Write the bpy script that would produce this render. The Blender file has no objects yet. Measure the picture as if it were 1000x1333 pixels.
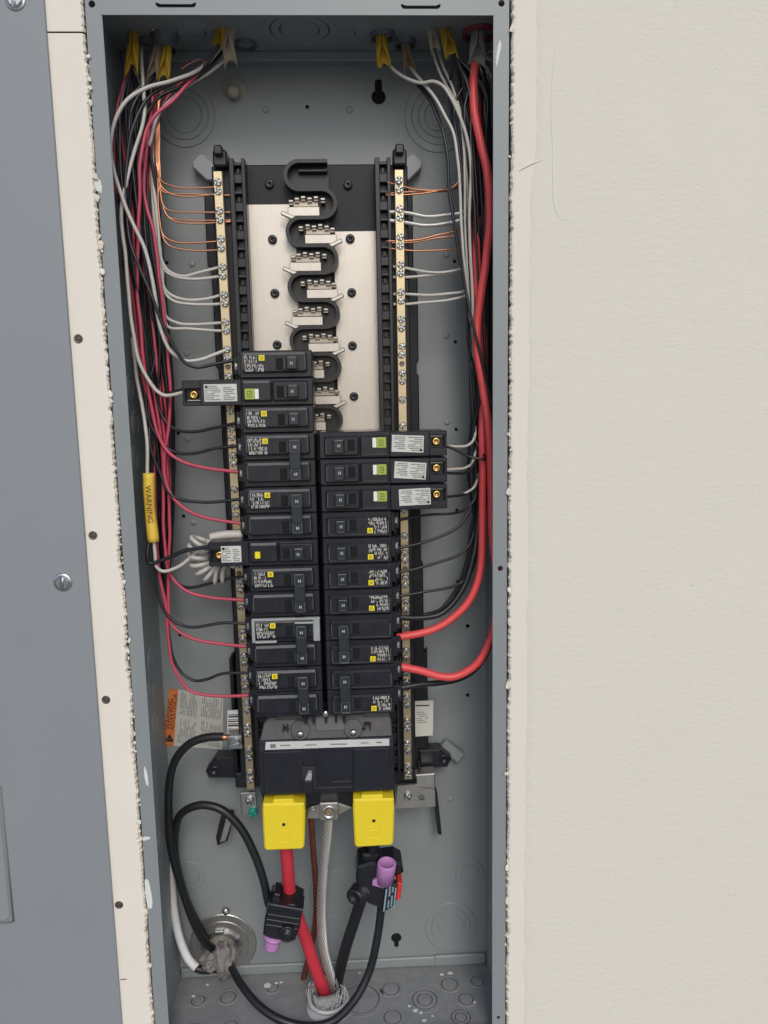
import bpy, bmesh, math, random
from mathutils import Vector, Matrix, noise
R = random.Random(11)
S = bpy.context.scene
COL = S.collection
PI = math.pi

# ------------------------------------------------------------------ camera
CAM = Vector((0.0347, -0.7129, 0.6619))
YAW, PITCH, ROLL, FPX = 0.0412, -0.1434, -0.0193, 996.7      # focal length in px of a 1000 px wide frame
fwd = Vector((math.sin(YAW)*math.cos(PITCH), math.cos(YAW)*math.cos(PITCH), math.sin(PITCH)))
rt = fwd.cross(Vector((0, 0, 1))).normalized(); up = rt.cross(fwd)
c_, s_ = math.cos(ROLL), math.sin(ROLL)
rt, up = c_*rt + s_*up, -s_*rt + c_*up
cd = bpy.data.cameras.new('camera'); cam = bpy.data.objects.new('camera', cd); COL.objects.link(cam)
cam.matrix_world = Matrix(((rt.x, up.x, -fwd.x, CAM.x), (rt.y, up.y, -fwd.y, CAM.y), (rt.z, up.z, -fwd.z, CAM.z), (0, 0, 0, 1)))
cd.sensor_fit = 'HORIZONTAL'; cd.sensor_width = 36; cd.lens = 36*FPX/1000
cd.clip_start = .02; cd.clip_end = 100
S.camera = cam

def at(px, py, y):
    """where the sight line through a photo point meets the plane at depth y"""
    d = (px-500)/FPX*rt - (py-666.5)/FPX*up + fwd
    return CAM + d*((y-CAM.y)/d.y)

# ------------------------------------------------------------------ world, sun, exposure
SUN_EL, SUN_AZ = math.radians(38), math.radians(8)            # azimuth: to the right of straight out of the wall
wd = bpy.data.worlds.new('World'); S.world = wd; wd.use_nodes = True
nt = wd.node_tree; bg = nt.nodes['Background']
sky = nt.nodes.new('ShaderNodeTexSky'); sky.sky_type = 'NISHITA'; sky.sun_disc = False
sky.sun_elevation = SUN_EL; sky.sun_rotation = PI - SUN_AZ
sky.dust_density = 2.0; sky.air_density = 1.0; sky.ozone_density = 1.0
nt.links.new(sky.outputs[0], bg.inputs[0]); bg.inputs[1].default_value = .15
sl = bpy.data.lights.new('sun', 'SUN'); sun = bpy.data.objects.new('sun', sl); COL.objects.link(sun)
sl.energy = 1.05; sl.angle = math.radians(19); sl.color = (1, .965, .91)
sd = Vector((math.sin(SUN_AZ)*math.cos(SUN_EL), -math.cos(SUN_AZ)*math.cos(SUN_EL), math.sin(SUN_EL)))
sun.rotation_euler = sd.to_track_quat('Z', 'Y').to_euler()
S.view_settings.view_transform = 'Standard'; S.view_settings.look = 'None'
S.view_settings.gamma = 1; S.view_settings.exposure = -0.06; S.view_settings.use_curve_mapping = False

# ------------------------------------------------------------------ materials
MATS = {}
def mat(name, col, rough=.5, metal=0, col2=None, nscale=60, namt=.5, bump=0, bscale=400, spec=.5, rvar=0, stretch=None, coat=0):
    m = bpy.data.materials.new(name); m.use_nodes = True; MATS[name] = m
    t = m.node_tree; n = t.nodes; b = n['Principled BSDF']
    b.inputs['Base Color'].default_value = (*col, 1); b.inputs['Roughness'].default_value = rough
    b.inputs['Metallic'].default_value = metal; b.inputs['Specular IOR Level'].default_value = spec
    b.inputs['Coat Weight'].default_value = coat
    tc = n.new('ShaderNodeTexCoord'); src = tc.outputs['Object']
    if stretch:
        mp = n.new('ShaderNodeMapping'); mp.inputs['Scale'].default_value = stretch
        t.links.new(src, mp.inputs[0]); src = mp.outputs[0]
    if col2 or rvar:
        nz = n.new('ShaderNodeTexNoise'); nz.inputs['Scale'].default_value = nscale; nz.inputs['Detail'].default_value = 6
        nz.inputs['Roughness'].default_value = .65
        t.links.new(src, nz.inputs[0])
        cr = n.new('ShaderNodeValToRGB'); cr.color_ramp.elements[0].position = .5-namt*.35; cr.color_ramp.elements[1].position = .5+namt*.35
        t.links.new(nz.outputs[0], cr.inputs[0])
        if col2:
            cr.color_ramp.elements[0].color = (*col, 1); cr.color_ramp.elements[1].color = (*col2, 1)
            t.links.new(cr.outputs[0], b.inputs['Base Color'])
        if rvar:
            mr = n.new('ShaderNodeMapRange'); mr.inputs[3].default_value = max(.05, rough-rvar); mr.inputs[4].default_value = min(1, rough+rvar)
            t.links.new(nz.outputs[0], mr.inputs[0]); t.links.new(mr.outputs[0], b.inputs['Roughness'])
    if bump:
        nb = n.new('ShaderNodeTexNoise'); nb.inputs['Scale'].default_value = bscale; nb.inputs['Detail'].default_value = 4
        t.links.new(src, nb.inputs[0])
        bp = n.new('ShaderNodeBump'); bp.inputs['Strength'].default_value = bump; bp.inputs['Distance'].default_value = .001
        t.links.new(nb.outputs[0], bp.inputs['Height']); t.links.new(bp.outputs[0], b.inputs['Normal'])
    return m
mat('grey_paint', (.225, .25, .258), .42, 0, (.252, .278, .284), 9, .9, .06, 900, rvar=.08)
mat('grey_cover_paint', (.235, .258, .278), .5, 0, (.255, .278, .298), 4, .9, .06, 700, rvar=.08)
mat('floor_paint', (.19, .205, .215), .5, 0, (.28, .285, .285), 45, .6, .1, 700, rvar=.1)
mat('stucco', (.675, .652, .565), .85, 0, (.70, .676, .588), 14, 1, .0)
mat('plaster', (.70, .665, .585), .85, 0, (.75, .715, .635), 25, 1, .12, 500)
mat('board', (.735, .69, .605), .8, 0, (.80, .755, .675), 12, 1, .08, 350)
mat('torn_edge', (.80, .75, .65), .95, 0, (.63, .54, .43), 110, .9, .4, 900)
mat('ground_slab', (.26, .26, .25), .9, 0, (.31, .31, .30), 3, 1)
mat('backing', (.05, .045, .04), .9, 0, (.08, .07, .06), 20, 1)
mat('black_plastic', (.0075, .0085, .012), .34, 0, (.013, .0145, .019), 40, 1, .06, 1500, rvar=.1)
mat('breaker_plastic', (.0085, .0095, .0145), .33, 0, (.017, .0185, .0265), 70, .9, .08, 1800, rvar=.12)
mat('dusty_plastic', (.035, .035, .037), .6, 0, (.095, .092, .09), 55, .8, .1, 900)
mat('tray_plastic', (.0085, .0095, .014), .45, 0, (.015, .0165, .022), 60, .8, .05, 900, rvar=.1, spec=.3)
mat('toggle_plastic', (.014, .019, .026), .36, 0, (.024, .031, .039), 90, .8)
mat('dark_void', (.004, .004, .005), .9)
mat('stab_jaw', (.40, .36, .30), .45, 1, (.33, .29, .24), 90, .9)
mat('dusty_highlight', (.085, .087, .092), .6, 0, (.14, .14, .142), 120, .9)  # edge highlights put into the colour, together with some dust
mat('bus_metal', (.56, .53, .48), .46, 1, (.50, .47, .425), 30, .9, .1, 60, rvar=.1, stretch=(40, 1, 1))
mat('bar_metal', (.56, .46, .27), .40, 1, (.50, .43, .31), 70, .9, .12, 800, rvar=.1)
mat('zinc', (.56, .57, .565), .3, 1, (.46, .47, .47), 120, .9, .1, 900, rvar=.1)
mat('dull_zinc', (.40, .40, .385), .45, 1, (.52, .51, .48), 60, .9, .12, 500, rvar=.1)
mat('plate_zinc', (.44, .44, .43), .42, .85, (.36, .365, .36), 60, .9, .12, 500)
mat('brass', (.72, .47, .16), .3, 1, (.58, .36, .11), 200, .9)
mat('green_screw', (.03, .30, .22), .35, .5, (.05, .38, .29), 300, .9)
mat('drywall_screw', (.10, .085, .075), .5, .7, (.19, .16, .13), 400, .9)
mat('copper', (.66, .32, .19), .38, 1, (.48, .21, .12), 70, .9, rvar=.1)
mat('old_copper', (.36, .13, .08), .45, .8, (.22, .075, .05), 90, .9)
mat('aluminium', (.70, .69, .66), .36, .75, (.58, .57, .55), 90, .9, rvar=.1)
mat('white_wire', (.56, .535, .495), .45, 0, (.46, .44, .405), 40, .9)
mat('grey_wire', (.42, .38, .36), .5, 0, (.50, .46, .43), 50, .9)
mat('black_wire', (.008, .009, .012), .36, 0, (.015, .016, .02), 60, .9)
mat('black_cable', (.007, .0078, .010), .4, 0, (.014, .015, .018), 40, .9, .1, 700)
mat('pink_wire', (.42, .048, .088), .42, 0, (.50, .07, .115), 30, .9)
mat('red_wire', (.70, .066, .070), .42, 0, (.74, .085, .088), 30, .9)
mat('red_cable', (.60, .038, .06), .45, 0, (.48, .028, .048), 25, .9, .08, 300)
mat('yellow_sheath', (.80, .57, .07), .5, 0, (.70, .48, .055), 60, .9, .15, 300)
mat('paper', (.56, .45, .32), .9, 0, (.40, .30, .20), 90, .9, .3, 500)
mat('pale_sheath', (.76, .69, .55), .6, 0, (.66, .58, .45), 60, .9, .15, 300)
mat('yellow_cover', (.80, .635, .025), .42, 0, (.76, .59, .022), 30, .9, .03, 300)
mat('yellow_print', (.72, .52, .02), .5)
mat('yellow_button', (.85, .70, .02), .4)
mat('purple_cap', (.40, .185, .42), .5, 0, (.46, .22, .47), 90, .9, .05, 400)
mat('bushing_beige', (.34, .325, .27), .55, 0, (.27, .26, .22), 60, .9)
mat('putty', (.165, .155, .15), .75, 0, (.23, .215, .205), 50, .9, .35, 220)
mat('pvc_grey', (.46, .455, .47), .5, 0, (.55, .54, .54), 40, .9, .1, 300)
mat('sleeve_white', (.80, .81, .81), .45, 0, (.68, .69, .69), 30, .9, .1, 200)
mat('pvc_white', (.62, .63, .62), .5, 0, (.50, .51, .51), 30, .9, .15, 200)
mat('dark_red', (.15, .012, .022), .5, 0, (.21, .02, .03), 50, .9)
mat('fitting', (.11, .125, .13), .45, .3, (.12, .13, .135), 60, .9)
mat('sticker_white', (.62, .62, .575), .6, 0, (.55, .55, .51), 60, .9)
mat('sticker_grey', (.44, .455, .425), .7, 0, (.50, .51, .475), 60, .9)
mat('sticker_silver', (.50, .50, .49), .5, 0, (.60, .60, .59), 70, .9)
mat('sticker_orange', (.66, .19, .04), .6, 0, (.56, .16, .035), 60, .9)
mat('ink', (.02, .02, .022), .7)
mat('ink_grey', (.17, .17, .165), .7)
mat('ink_brown', (.20, .055, .012), .7)
mat('print_white', (.58, .575, .55), .7, 0, (.42, .415, .39), 300, .9)
mat('print_cream', (.40, .35, .22), .7)
mat('button_green', (.30, .40, .055), .5, 0, (.36, .46, .08), 200, .9)
mat('button_white', (.78, .78, .74), .5)
mat('red_label', (.62, .03, .025), .55)
mat('blue_print', (.22, .33, .40), .6)
mat('clip_grey', (.36, .38, .375), .5, 0, (.28, .30, .30), 120, .9)
mat('putty_white', (.72, .74, .71), .9, 0, (.62, .66, .63), 120, .9, .3, 600)
# stucco gets a fine trowelled relief and a few pits
def stucco_relief(m, streak=True):
    t = m.node_tree; n = t.nodes; b = n['Principled BSDF']; tc = n.new('ShaderNodeTexCoord')
    mp = n.new('ShaderNodeMapping'); mp.inputs['Scale'].default_value = (.55, 1, 1.0)
    t.links.new(tc.outputs['Object'], mp.inputs[0])
    a = n.new('ShaderNodeTexNoise'); a.inputs['Scale'].default_value = 210; a.inputs['Detail'].default_value = 5; a.inputs['Roughness'].default_value = .6
    t.links.new(mp.outputs[0], a.inputs[0])
    g = n.new('ShaderNodeTexNoise'); g.inputs['Scale'].default_value = 17; g.inputs['Detail'].default_value = 3
    t.links.new(tc.outputs['Object'], g.inputs[0])
    v = n.new('ShaderNodeTexVoronoi'); v.inputs['Scale'].default_value = 42; v.inputs['Randomness'].default_value = 1
    t.links.new(tc.outputs['Object'], v.inputs[0])
    ss = n.new('ShaderNodeMapRange'); ss.inputs[1].default_value = .02; ss.inputs[2].default_value = .07; ss.inputs[3].default_value = -1.2; ss.inputs[4].default_value = 0
    t.links.new(v.outputs['Distance'], ss.inputs[0])
    m1 = n.new('ShaderNodeMath'); m1.operation = 'MULTIPLY'; t.links.new(a.outputs[0], m1.inputs[0]); t.links.new(g.outputs[0], m1.inputs[1])
    m2 = n.new('ShaderNodeMath'); m2.operation = 'MULTIPLY_ADD'; t.links.new(m1.outputs[0], m2.inputs[0]); m2.inputs[1].default_value = 3.0; t.links.new(ss.outputs[0], m2.inputs[2])
    bp = n.new('ShaderNodeBump'); bp.inputs['Strength'].default_value = .30; bp.inputs['Distance'].default_value = .0012
    t.links.new(m2.outputs[0], bp.inputs['Height']); t.links.new(bp.outputs[0], b.inputs['Normal'])
stucco_relief(MATS['stucco'])
# old thin paint that lets the board's seams and scuffs show on the box flange
# ------------------------------------------------------------------ mesh helpers
class MB:
    def __init__(s): s.bm = bmesh.new(); s.mats = []
    def mi(s, m):
        if m not in s.mats: s.mats.append(m)
        return s.mats.index(m)
    def _take(s, t, m, M=None, smooth=None):
        i = s.mi(m)
        for f in t.faces:
            f.material_index = i
            if smooth is not None: f.smooth = smooth
        if M is not None: t.transform(M)
        me = bpy.data.meshes.new('tmp'); t.to_mesh(me); t.free(); s.bm.from_mesh(me); bpy.data.meshes.remove(me)
    def box(s, x0, x1, y0, y1, z0, z1, m, bev=0, seg=1, M=None):
        t = bmesh.new(); bmesh.ops.create_cube(t, size=1)
        for v in t.verts: v.co = Vector(((x0+x1)/2+v.co.x*(x1-x0), (y0+y1)/2+v.co.y*(y1-y0), (z0+z1)/2+v.co.z*(z1-z0)))
        if bev: bmesh.ops.bevel(t, geom=t.edges[:], offset=bev, segments=seg, affect='EDGES', profile=.5)
        s._take(t, m, M); return s
    def prism(s, pts, y0, y1, m, bev=0, M=None):
        """polygon in x,z pushed from y0 (front) to y1"""
        t = bmesh.new()
        a = [t.verts.new((p[0], y0, p[1])) for p in pts]; b = [t.verts.new((p[0], y1, p[1])) for p in pts]
        fr = t.faces.new(a); t.faces.new(b[::-1]); n = len(pts)
        for i in range(n): t.faces.new((a[i], b[i], b[(i+1) % n], a[(i+1) % n]))
        bmesh.ops.recalc_face_normals(t, faces=t.faces[:])
        if bev: bmesh.ops.bevel(t, geom=list(fr.edges), offset=bev, segments=1, affect='EDGES', profile=.5)
        s._take(t, m, M); return s
    def lathe(s, prof, c, axis, m, seg=20, smooth=True):
        """prof: (radius, height along axis)"""
        c = Vector(c); ax = Vector(axis).normalized(); u = ax.orthogonal().normalized(); w = ax.cross(u)
        t = bmesh.new(); rings = []
        for r, h in prof:
            if r < 1e-7: rings.append([t.verts.new(c+ax*h)])
            else: rings.append([t.verts.new(c+ax*h+(u*math.cos(2*PI*k/seg)+w*math.sin(2*PI*k/seg))*r) for k in range(seg)])
        for a, b in zip(rings, rings[1:]):
            for k in range(seg):
                k2 = (k+1) % seg
                if len(a) == 1 and len(b) == 1: continue
                if len(a) == 1: t.faces.new((a[0], b[k2], b[k]))
                elif len(b) == 1: t.faces.new((a[k], a[k2], b[0]))
                else: t.faces.new((a[k], a[k2], b[k2], b[k]))
        bmesh.ops.recalc_face_normals(t, faces=t.faces[:])
        s._take(t, m, None, smooth); return s
    def tube(s, pts, r, m, seg=8, cap=True, rfun=None):
        pts = [Vector(p) for p in pts]; t = bmesh.new(); n = len(pts)
        T = [(pts[min(i+1, n-1)]-pts[max(i-1, 0)]).normalized() for i in range(n)]
        u = T[0].orthogonal().normalized(); rings = []
        for i in range(n):
            u = (u - T[i]*u.dot(T[i])).normalized(); w = T[i].cross(u)
            rr = r if rfun is None else r*rfun(i/(n-1))
            rings.append([t.verts.new(pts[i]+(u*math.cos(2*PI*k/seg)+w*math.sin(2*PI*k/seg))*rr) for k in range(seg)])
        for a, b in zip(rings, rings[1:]):
            for k in range(seg): t.faces.new((a[k], a[(k+1) % seg], b[(k+1) % seg], b[k]))
        for f in t.faces: f.smooth = True
        if cap: t.faces.new(rings[0][::-1]); t.faces.new(rings[-1])
        bmesh.ops.recalc_face_normals(t, faces=t.faces[:])
        s._take(t, m); return s
    def quad(s, a, b, c, d, m):
        i = s.mi(m); f = s.bm.faces.new([s.bm.verts.new(p) for p in (a, b, c, d)]); f.material_index = i; return s
    def mesh(s, me, m, M=None):
        t = bmesh.new(); t.from_mesh(me); s._take(t, m, M); return s

def finish(name, mb, parent=None, local=False, pivot=None):
    """link the collected shapes as ONE object; world coordinates are re-centred on the object's own origin"""
    me = bpy.data.meshes.new(name)
    off = Vector((0, 0, 0))
    if not local:
        vs = mb.bm.verts
        if pivot is None:
            lo = Vector([min(v.co[i] for v in vs) for i in range(3)]); hi = Vector([max(v.co[i] for v in vs) for i in range(3)]); off = (lo+hi)/2
        else: off = Vector(pivot)
        bmesh.ops.translate(mb.bm, verts=vs[:], vec=-off)
    mb.bm.to_mesh(me); mb.bm.free()
    for m in mb.mats: me.materials.append(MATS[m])
    o = bpy.data.objects.new(name, me); COL.objects.link(o); o.location = off
    if parent is not None:
        o.parent = parent
        if not local:
            q = parent
            while q is not None: o.location = o.location - q.location; q = q.parent
    return o
def inst(name, me, loc, parent=None, rot=None):
    o = bpy.data.objects.new(name, me); COL.objects.link(o); o.location = loc
    if rot: o.rotation_euler = rot
    if parent is not None:
        o.parent = parent; q = parent
        while q is not None: o.location = o.location - q.location; q = q.parent
    return o
def thing(name, label, cat, loc=(0, 0, 0), group=None):
    o = bpy.data.objects.new(name, None); COL.objects.link(o); o.location = loc; o.empty_display_size = .02
    return tag(o, label, cat, group)
def tag(o, label, cat, group=None):
    o['label'] = label; o['category'] = cat
    if group: o['group'] = group
    return o
def copy_tree(o, parent=None):
    c = o.copy(); COL.objects.link(c)
    if parent is not None: c.parent = parent
    for ch in o.children: copy_tree(ch, c)
    return c
def smooth_path(pts, n=10):
    P = [Vector(p) for p in pts]; P = [2*P[0]-P[1]] + P + [2*P[-1]-P[-2]]; out = []
    for i in range(1, len(P)-2):
        p0, p1, p2, p3 = P[i-1:i+3]
        a = max((p1-p0).length, 1e-6)**.5; b = max((p2-p1).length, 1e-6)**.5; c = max((p3-p2).length, 1e-6)**.5
        m1 = (p2-p1) + b*((p1-p0)/a - (p2-p0)/(a+b)); m2 = (p2-p1) + b*((p3-p2)/c - (p3-p1)/(b+c))
        for k in range(n):
            t = k/n; t2 = t*t; t3 = t2*t
            out.append((2*t3-3*t2+1)*p1+(t3-2*t2+t)*m1+(-2*t3+3*t2)*p2+(t3-t2)*m2)
    out.append(P[-2]); return out
def text_mesh(s, size):
    cu = bpy.data.curves.new('lettering', 'FONT'); cu.body = s; cu.size = size; cu.align_x = 'CENTER'; cu.align_y = 'CENTER'; cu.resolution_u = 3
    o = bpy.data.objects.new('lettering', cu); COL.objects.link(o)
    me = bpy.data.meshes.new_from_object(o.evaluated_get(bpy.context.evaluated_depsgraph_get()))
    bpy.data.objects.remove(o); bpy.data.curves.remove(cu); return me
def text_at(mb, s, size, c, x, yv, m, sx=1):
    x = Vector(x).normalized()*sx; yv = Vector(yv).normalized(); z = x.cross(yv).normalized()
    M = Matrix(((x.x, yv.x, z.x, c[0]), (x.y, yv.y, z.y, c[1]), (x.z, yv.z, z.z, c[2]), (0, 0, 0, 1)))
    me = text_mesh(s, size); mb.mesh(me, m, M); bpy.data.meshes.remove(me)
def sheet(outline, holes, depth):
    """a flat plate in x,z with true holes, thickness depth along +y starting at y=0"""
    cu = bpy.data.curves.new('plate', 'CURVE'); cu.dimensions = '2D'; cu.fill_mode = 'BOTH'; cu.extrude = depth/2
    for lp in [outline]+holes:
        sp = cu.splines.new('POLY'); sp.points.add(len(lp)-1); sp.use_cyclic_u = True
        for p, q in zip(sp.points, lp): p.co = (q[0], q[1], 0, 1)
    o = bpy.data.objects.new('plate', cu); COL.objects.link(o)
    me = bpy.data.meshes.new_from_object(o.evaluated_get(bpy.context.evaluated_depsgraph_get()))
    bpy.data.objects.remove(o); bpy.data.curves.remove(cu)
    me.transform(Matrix(((1, 0, 0, 0), (0, 0, -1, depth/2), (0, 1, 0, 0), (0, 0, 0, 1))))
    return me
def circ(cx, cz, r, n=18): return [(cx+r*math.cos(2*PI*k/n), cz+r*math.sin(2*PI*k/n)) for k in range(n)]
def rect(x0, x1, z0, z1): return [(x0, z0), (x1, z0), (x1, z1), (x0, z1)]
def xz(px, py, y): p = at(px, py, y); return (p.x, p.z)
def dashes(mb, o, ux, uz, w, h, rows, m, fill=.8, lo=.03, hi=.16, thick=.5, rng=R, edge=.06):
    """rows of short printed marks on a plane: o = lower-left corner, rows run along ux"""
    o = Vector(o); ux = Vector(ux).normalized(); uz = Vector(uz).normalized()
    for r in range(rows):
        zc = h*(edge+(1-2*edge)*(r+.5)/rows); t = h*(1-2*edge)/rows*thick; x = edge*w; end = w*(1-edge)*(1 if rng.random() < .75 else rng.uniform(.5, .95))
        while x < end:
            L = rng.uniform(lo, hi)*w
            if x+L > end: break
            if rng.random() < fill:
                a = o+ux*x+uz*(zc-t/2); mb.quad(a, a+ux*L, a+ux*L+uz*t, a+uz*t, m)
            x += L+w*.018
def screw_head(mb, c, r, h, m, cross=True, slot=.22, depth=.6, rot=0, dome=.25):
    """pan head facing -y with a real slot (quadrants standing on a disc)"""
    c = Vector(c)
    mb.lathe([(r*1.02, 0), (r*1.02, h*(1-depth)), (0, h*(1-depth))], c, (0, -1, 0), m, 14)
    g = r*slot/2; n = 5
    arcs = [(0, PI/2), (PI/2, PI), (PI, 1.5*PI), (1.5*PI, 2*PI)] if cross else [(0, PI), (PI, 2*PI)]
    for a0, a1 in arcs:
        mid = (a0+a1)/2; off = Vector((math.cos(mid), math.sin(mid)))*g*(1.414 if cross else 1)
        pts = [off]
        d = math.asin(g/r)
        for k in range(n+1):
            a = a0+d+(a1-a0-2*d)*k/n
            pts.append(Vector((math.cos(a), math.sin(a)))*r)
        if not cross: pts = pts[1:]
        cr, sr = math.cos(rot), math.sin(rot)
        pts = [(c.x+p.x*cr-p.y*sr, c.z+p.x*sr+p.y*cr) for p in pts]
        mb.prism(pts, c.y-h, c.y-h*(1-depth)*.9, m, bev=r*dome*.5)

D = .107                                   # depth of the box
HW, FL = .181, .0137                       # half width, flange width
ZT, ZLIP = 1.003, .991

mb = MB(); mb.quad((-400, .3, -1.15), (400, .3, -1.15), (400, -800, -1.15), (-400, -800, -1.15), 'ground_slab')
g_ = finish('ground', mb); g_['kind'] = 'structure'
# ------------------------------------------------------------------ the wall on the right, the boards on the left
def ragged(z, seed, amp):
    return amp*(noise.noise((seed, z*22, 0))*.8 + noise.noise((seed+5, z*110, 1))*.7 + noise.noise((seed+9, z*290, 2))*.9 - max(0, noise.noise((seed+13, z*170, 5))-.25)*2.4)
wall = thing('stucco_wall', 'cream stucco wall with a ragged cut edge right of the grey box', 'wall', (.5, 0, .5))
def torn_sheet(name, z0, z1, xe, side, xout, y0, y1, seed, amp, m_face, parent, edge_m='torn_edge', nick=None, strips=((.0022, .5), (.006, .15))):
    """a board whose edge (at x = xe(z)) is torn; side=+1: the board lies to the right of its edge"""
    mb = MB(); i_f, i_e = mb.mi(m_face), mb.mi(edge_m); n = int((z1-z0)/.0009); rows = []
    for k in range(n+1):
        z = z0+(z1-z0)*k/n; e = xe(z)+side*ragged(z, seed, amp)
        if nick: e += nick(z)
        dep = abs(noise.noise((seed+3, z*130, 7)))*.0035
        chip = .0012+.0016*abs(noise.noise((seed+17, z*190, 3)))
        row = [(e+side*(.0009+.0012*noise.noise((z*70, seed, 4))), y1, z), (e, y0+.002+dep, z), (e+side*chip, y0+.0003, z), (e+side*(chip+.002), y0, z), (xout, y0, z)]
        rows.append([mb.bm.verts.new(p) for p in row])
    for a, b in zip(rows, rows[1:]):
        for j in range(4):
            f = mb.bm.faces.new((a[j], a[j+1], b[j+1], b[j])); f.material_index = i_e if j < 2 else i_f
    bmesh.ops.recalc_face_normals(mb.bm, faces=mb.bm.faces[:])
    for f in mb.bm.faces:
        if f.calc_center_median().y <= y0+1e-5 and f.normal.y > 0:
            bmesh.ops.reverse_faces(mb.bm, faces=mb.bm.faces[:]); break
    return finish(name, mb, parent)
torn_sheet('plaster_margin', -.35, 1.35, lambda z: .1826+.0009*(z-.5), 1, .215, -.0032, .016, 2.0, .0017, 'plaster', wall)
mb = MB()                                   # painted face: its soft left edge wanders a little
rows = []
for k in range(900):
    z = -.35+1.70*k/899
    e = .2000+.0022*noise.noise((z*9, 3, 0))+.0014*noise.noise((z*45, 8, 0))+.0010*noise.noise((z*170, 2, 0)) + (.0045 if z > .845 else 0)*min(1, max(0, (z-.845)/.03))
    rows.append([mb.bm.verts.new(p) for p in ((e, -.0032, z), (e+.0016, -.0037, z), (e+.006, -.0040, z), (1.6, -.0040, z))])
mi_ = mb.mi('stucco')
for a, b in zip(rows, rows[1:]):
    for j in range(3):
        f = mb.bm.faces.new((a[j], a[j+1], b[j+1], b[j])); f.material_index = mi_; f.smooth = j < 2
mb.quad((-1.6, -.0036, 1.35), (1.6, -.0036, 1.35), (1.6, -.0036, 2.0), (-1.6, -.0036, 2.0), 'stucco')
mb.quad((-1.6, -.0036, -1.0), (1.6, -.0036, -1.0), (1.6, -.0036, -.35), (-1.6, -.0036, -.35), 'stucco')
finish('painted_face', mb, wall)
mb = MB()                                   # low ridges left by an old patch
def ridge(pts, r):
    P = [at(px, py, -.0034) for px, py in pts]; P = smooth_path(P, 14)
    P = [p+Vector((.0005*noise.noise((p.z*200, 1, 0)), .0002*noise.noise((p.z*330, 5, 1)), .0005*noise.noise((p.x*200, 1, 5)))) for p in P]
    mb.tube(P, r, 'stucco', 6, False, lambda t: .25+.75*math.sin(PI*min(1, max(0, t*.96+.02)))**.4)
ridge([(724, 25), (722, 70), (719, 110), (718, 150), (720, 205), (720, 240), (722, 268), (730, 283), (745, 287)], .00115)
ridge([(676, 222), (690, 214), (705, 209), (723, 207)], .0009)
finish('patch_ridge', mb, wall)
mb = MB(); mb.quad((-1.7, .1105, -1), (1.7, .1105, -1), (1.7, .1105, 2), (-1.7, .1105, 2), 'dark_void')  # black sheet standing in for the unlit depth behind holes and gaps
finish('cavity_shade', mb, wall)
XB = -.2145
def nick_l(z): return 0
def board(z0, z1, label, seed):
    t = thing('trim_board', label, 'board', (-.2, 0, z0))
    torn_sheet('board_face', z0, z1, lambda z: -.1822-.0006*(1-z), -1, -.232, -.0030, .016, seed, .0019, 'board', t)
    mb = MB()
    e = .0002
    return t
bt = board(-.35, .9755, 'long cream board with four dark screws between the grey cover and the box', 31.0)
bt2 = board(.9768, 1.35, 'short upper cream board above the joint left of the box', 57.0)
def flakes(parent, xe, z0, z1, n, seed, side):
    r = random.Random(seed); mb = MB()
    for k in range(n):
        z = r.uniform(z0, z1) if r.random() < .6 else z0+(z1-z0)*(.5+.5*noise.noise((k*.37, seed, 0))); x = xe(z)+r.gauss(0, .0011); q = r.choice((.0007, .0009, .0012, .0017, .0024))
        t = bmesh.new(); bmesh.ops.create_icosphere(t, subdivisions=1, radius=1); ph = r.uniform(0, 9); el = r.uniform(.8, 2.0)
        for v in t.verts:
            d = v.co.copy(); k2 = q*(1+1.1*noise.noise(d*2.3+Vector((ph, k, 1)))); v.co = Vector((d.x*k2, d.y*k2*.5, d.z*k2*el))+Vector((x, r.uniform(-.0022, -.0016) if v.index == 0 else -.0018, z))
        mb._take(t, 'torn_edge' if r.random() < .35 else 'board')
    o = finish('torn_flakes', mb, parent); o['kind'] = 'stuff'
flakes(bt, lambda z: -.1820-.0006*(1-z), -.05, .97, 120, 5, -1); flakes(wall, lambda z: .1829+.0009*(z-.5), -.02, 1.02, 55, 9, 1)
def small_screw(px, py, parent, r=.0033):
    p = at(px, py, -.0030); mb = MB()
    mb.lathe([(r*1.25, .0), (r*1.2, .0004), (r, .0003), (r*.75, -.0), (0, -.0002)], p+Vector((0, -.0001, 0)), (0, -1, 0), 'drywall_screw', 16)
    screw_head(mb, (p.x, p.y-.0001, p.z), r*.72, .0007, 'drywall_screw', True, .4, .7, R.uniform(0, 1.5))
    return finish('screw', mb, parent)
for px, py in ((102, 441), (121, 697), (138, 911), (155, 1178)): small_screw(px, py, bt)
mb = MB()
for px, py, w in ((157, 1275, .006),):
    p = at(px, py, -.0030); mb.box(p.x, p.x+w, p.y-.0003, p.y+.001, p.z-.0005, p.z+.0004, 'ink_brown')
finish('crack', mb, bt)
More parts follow.
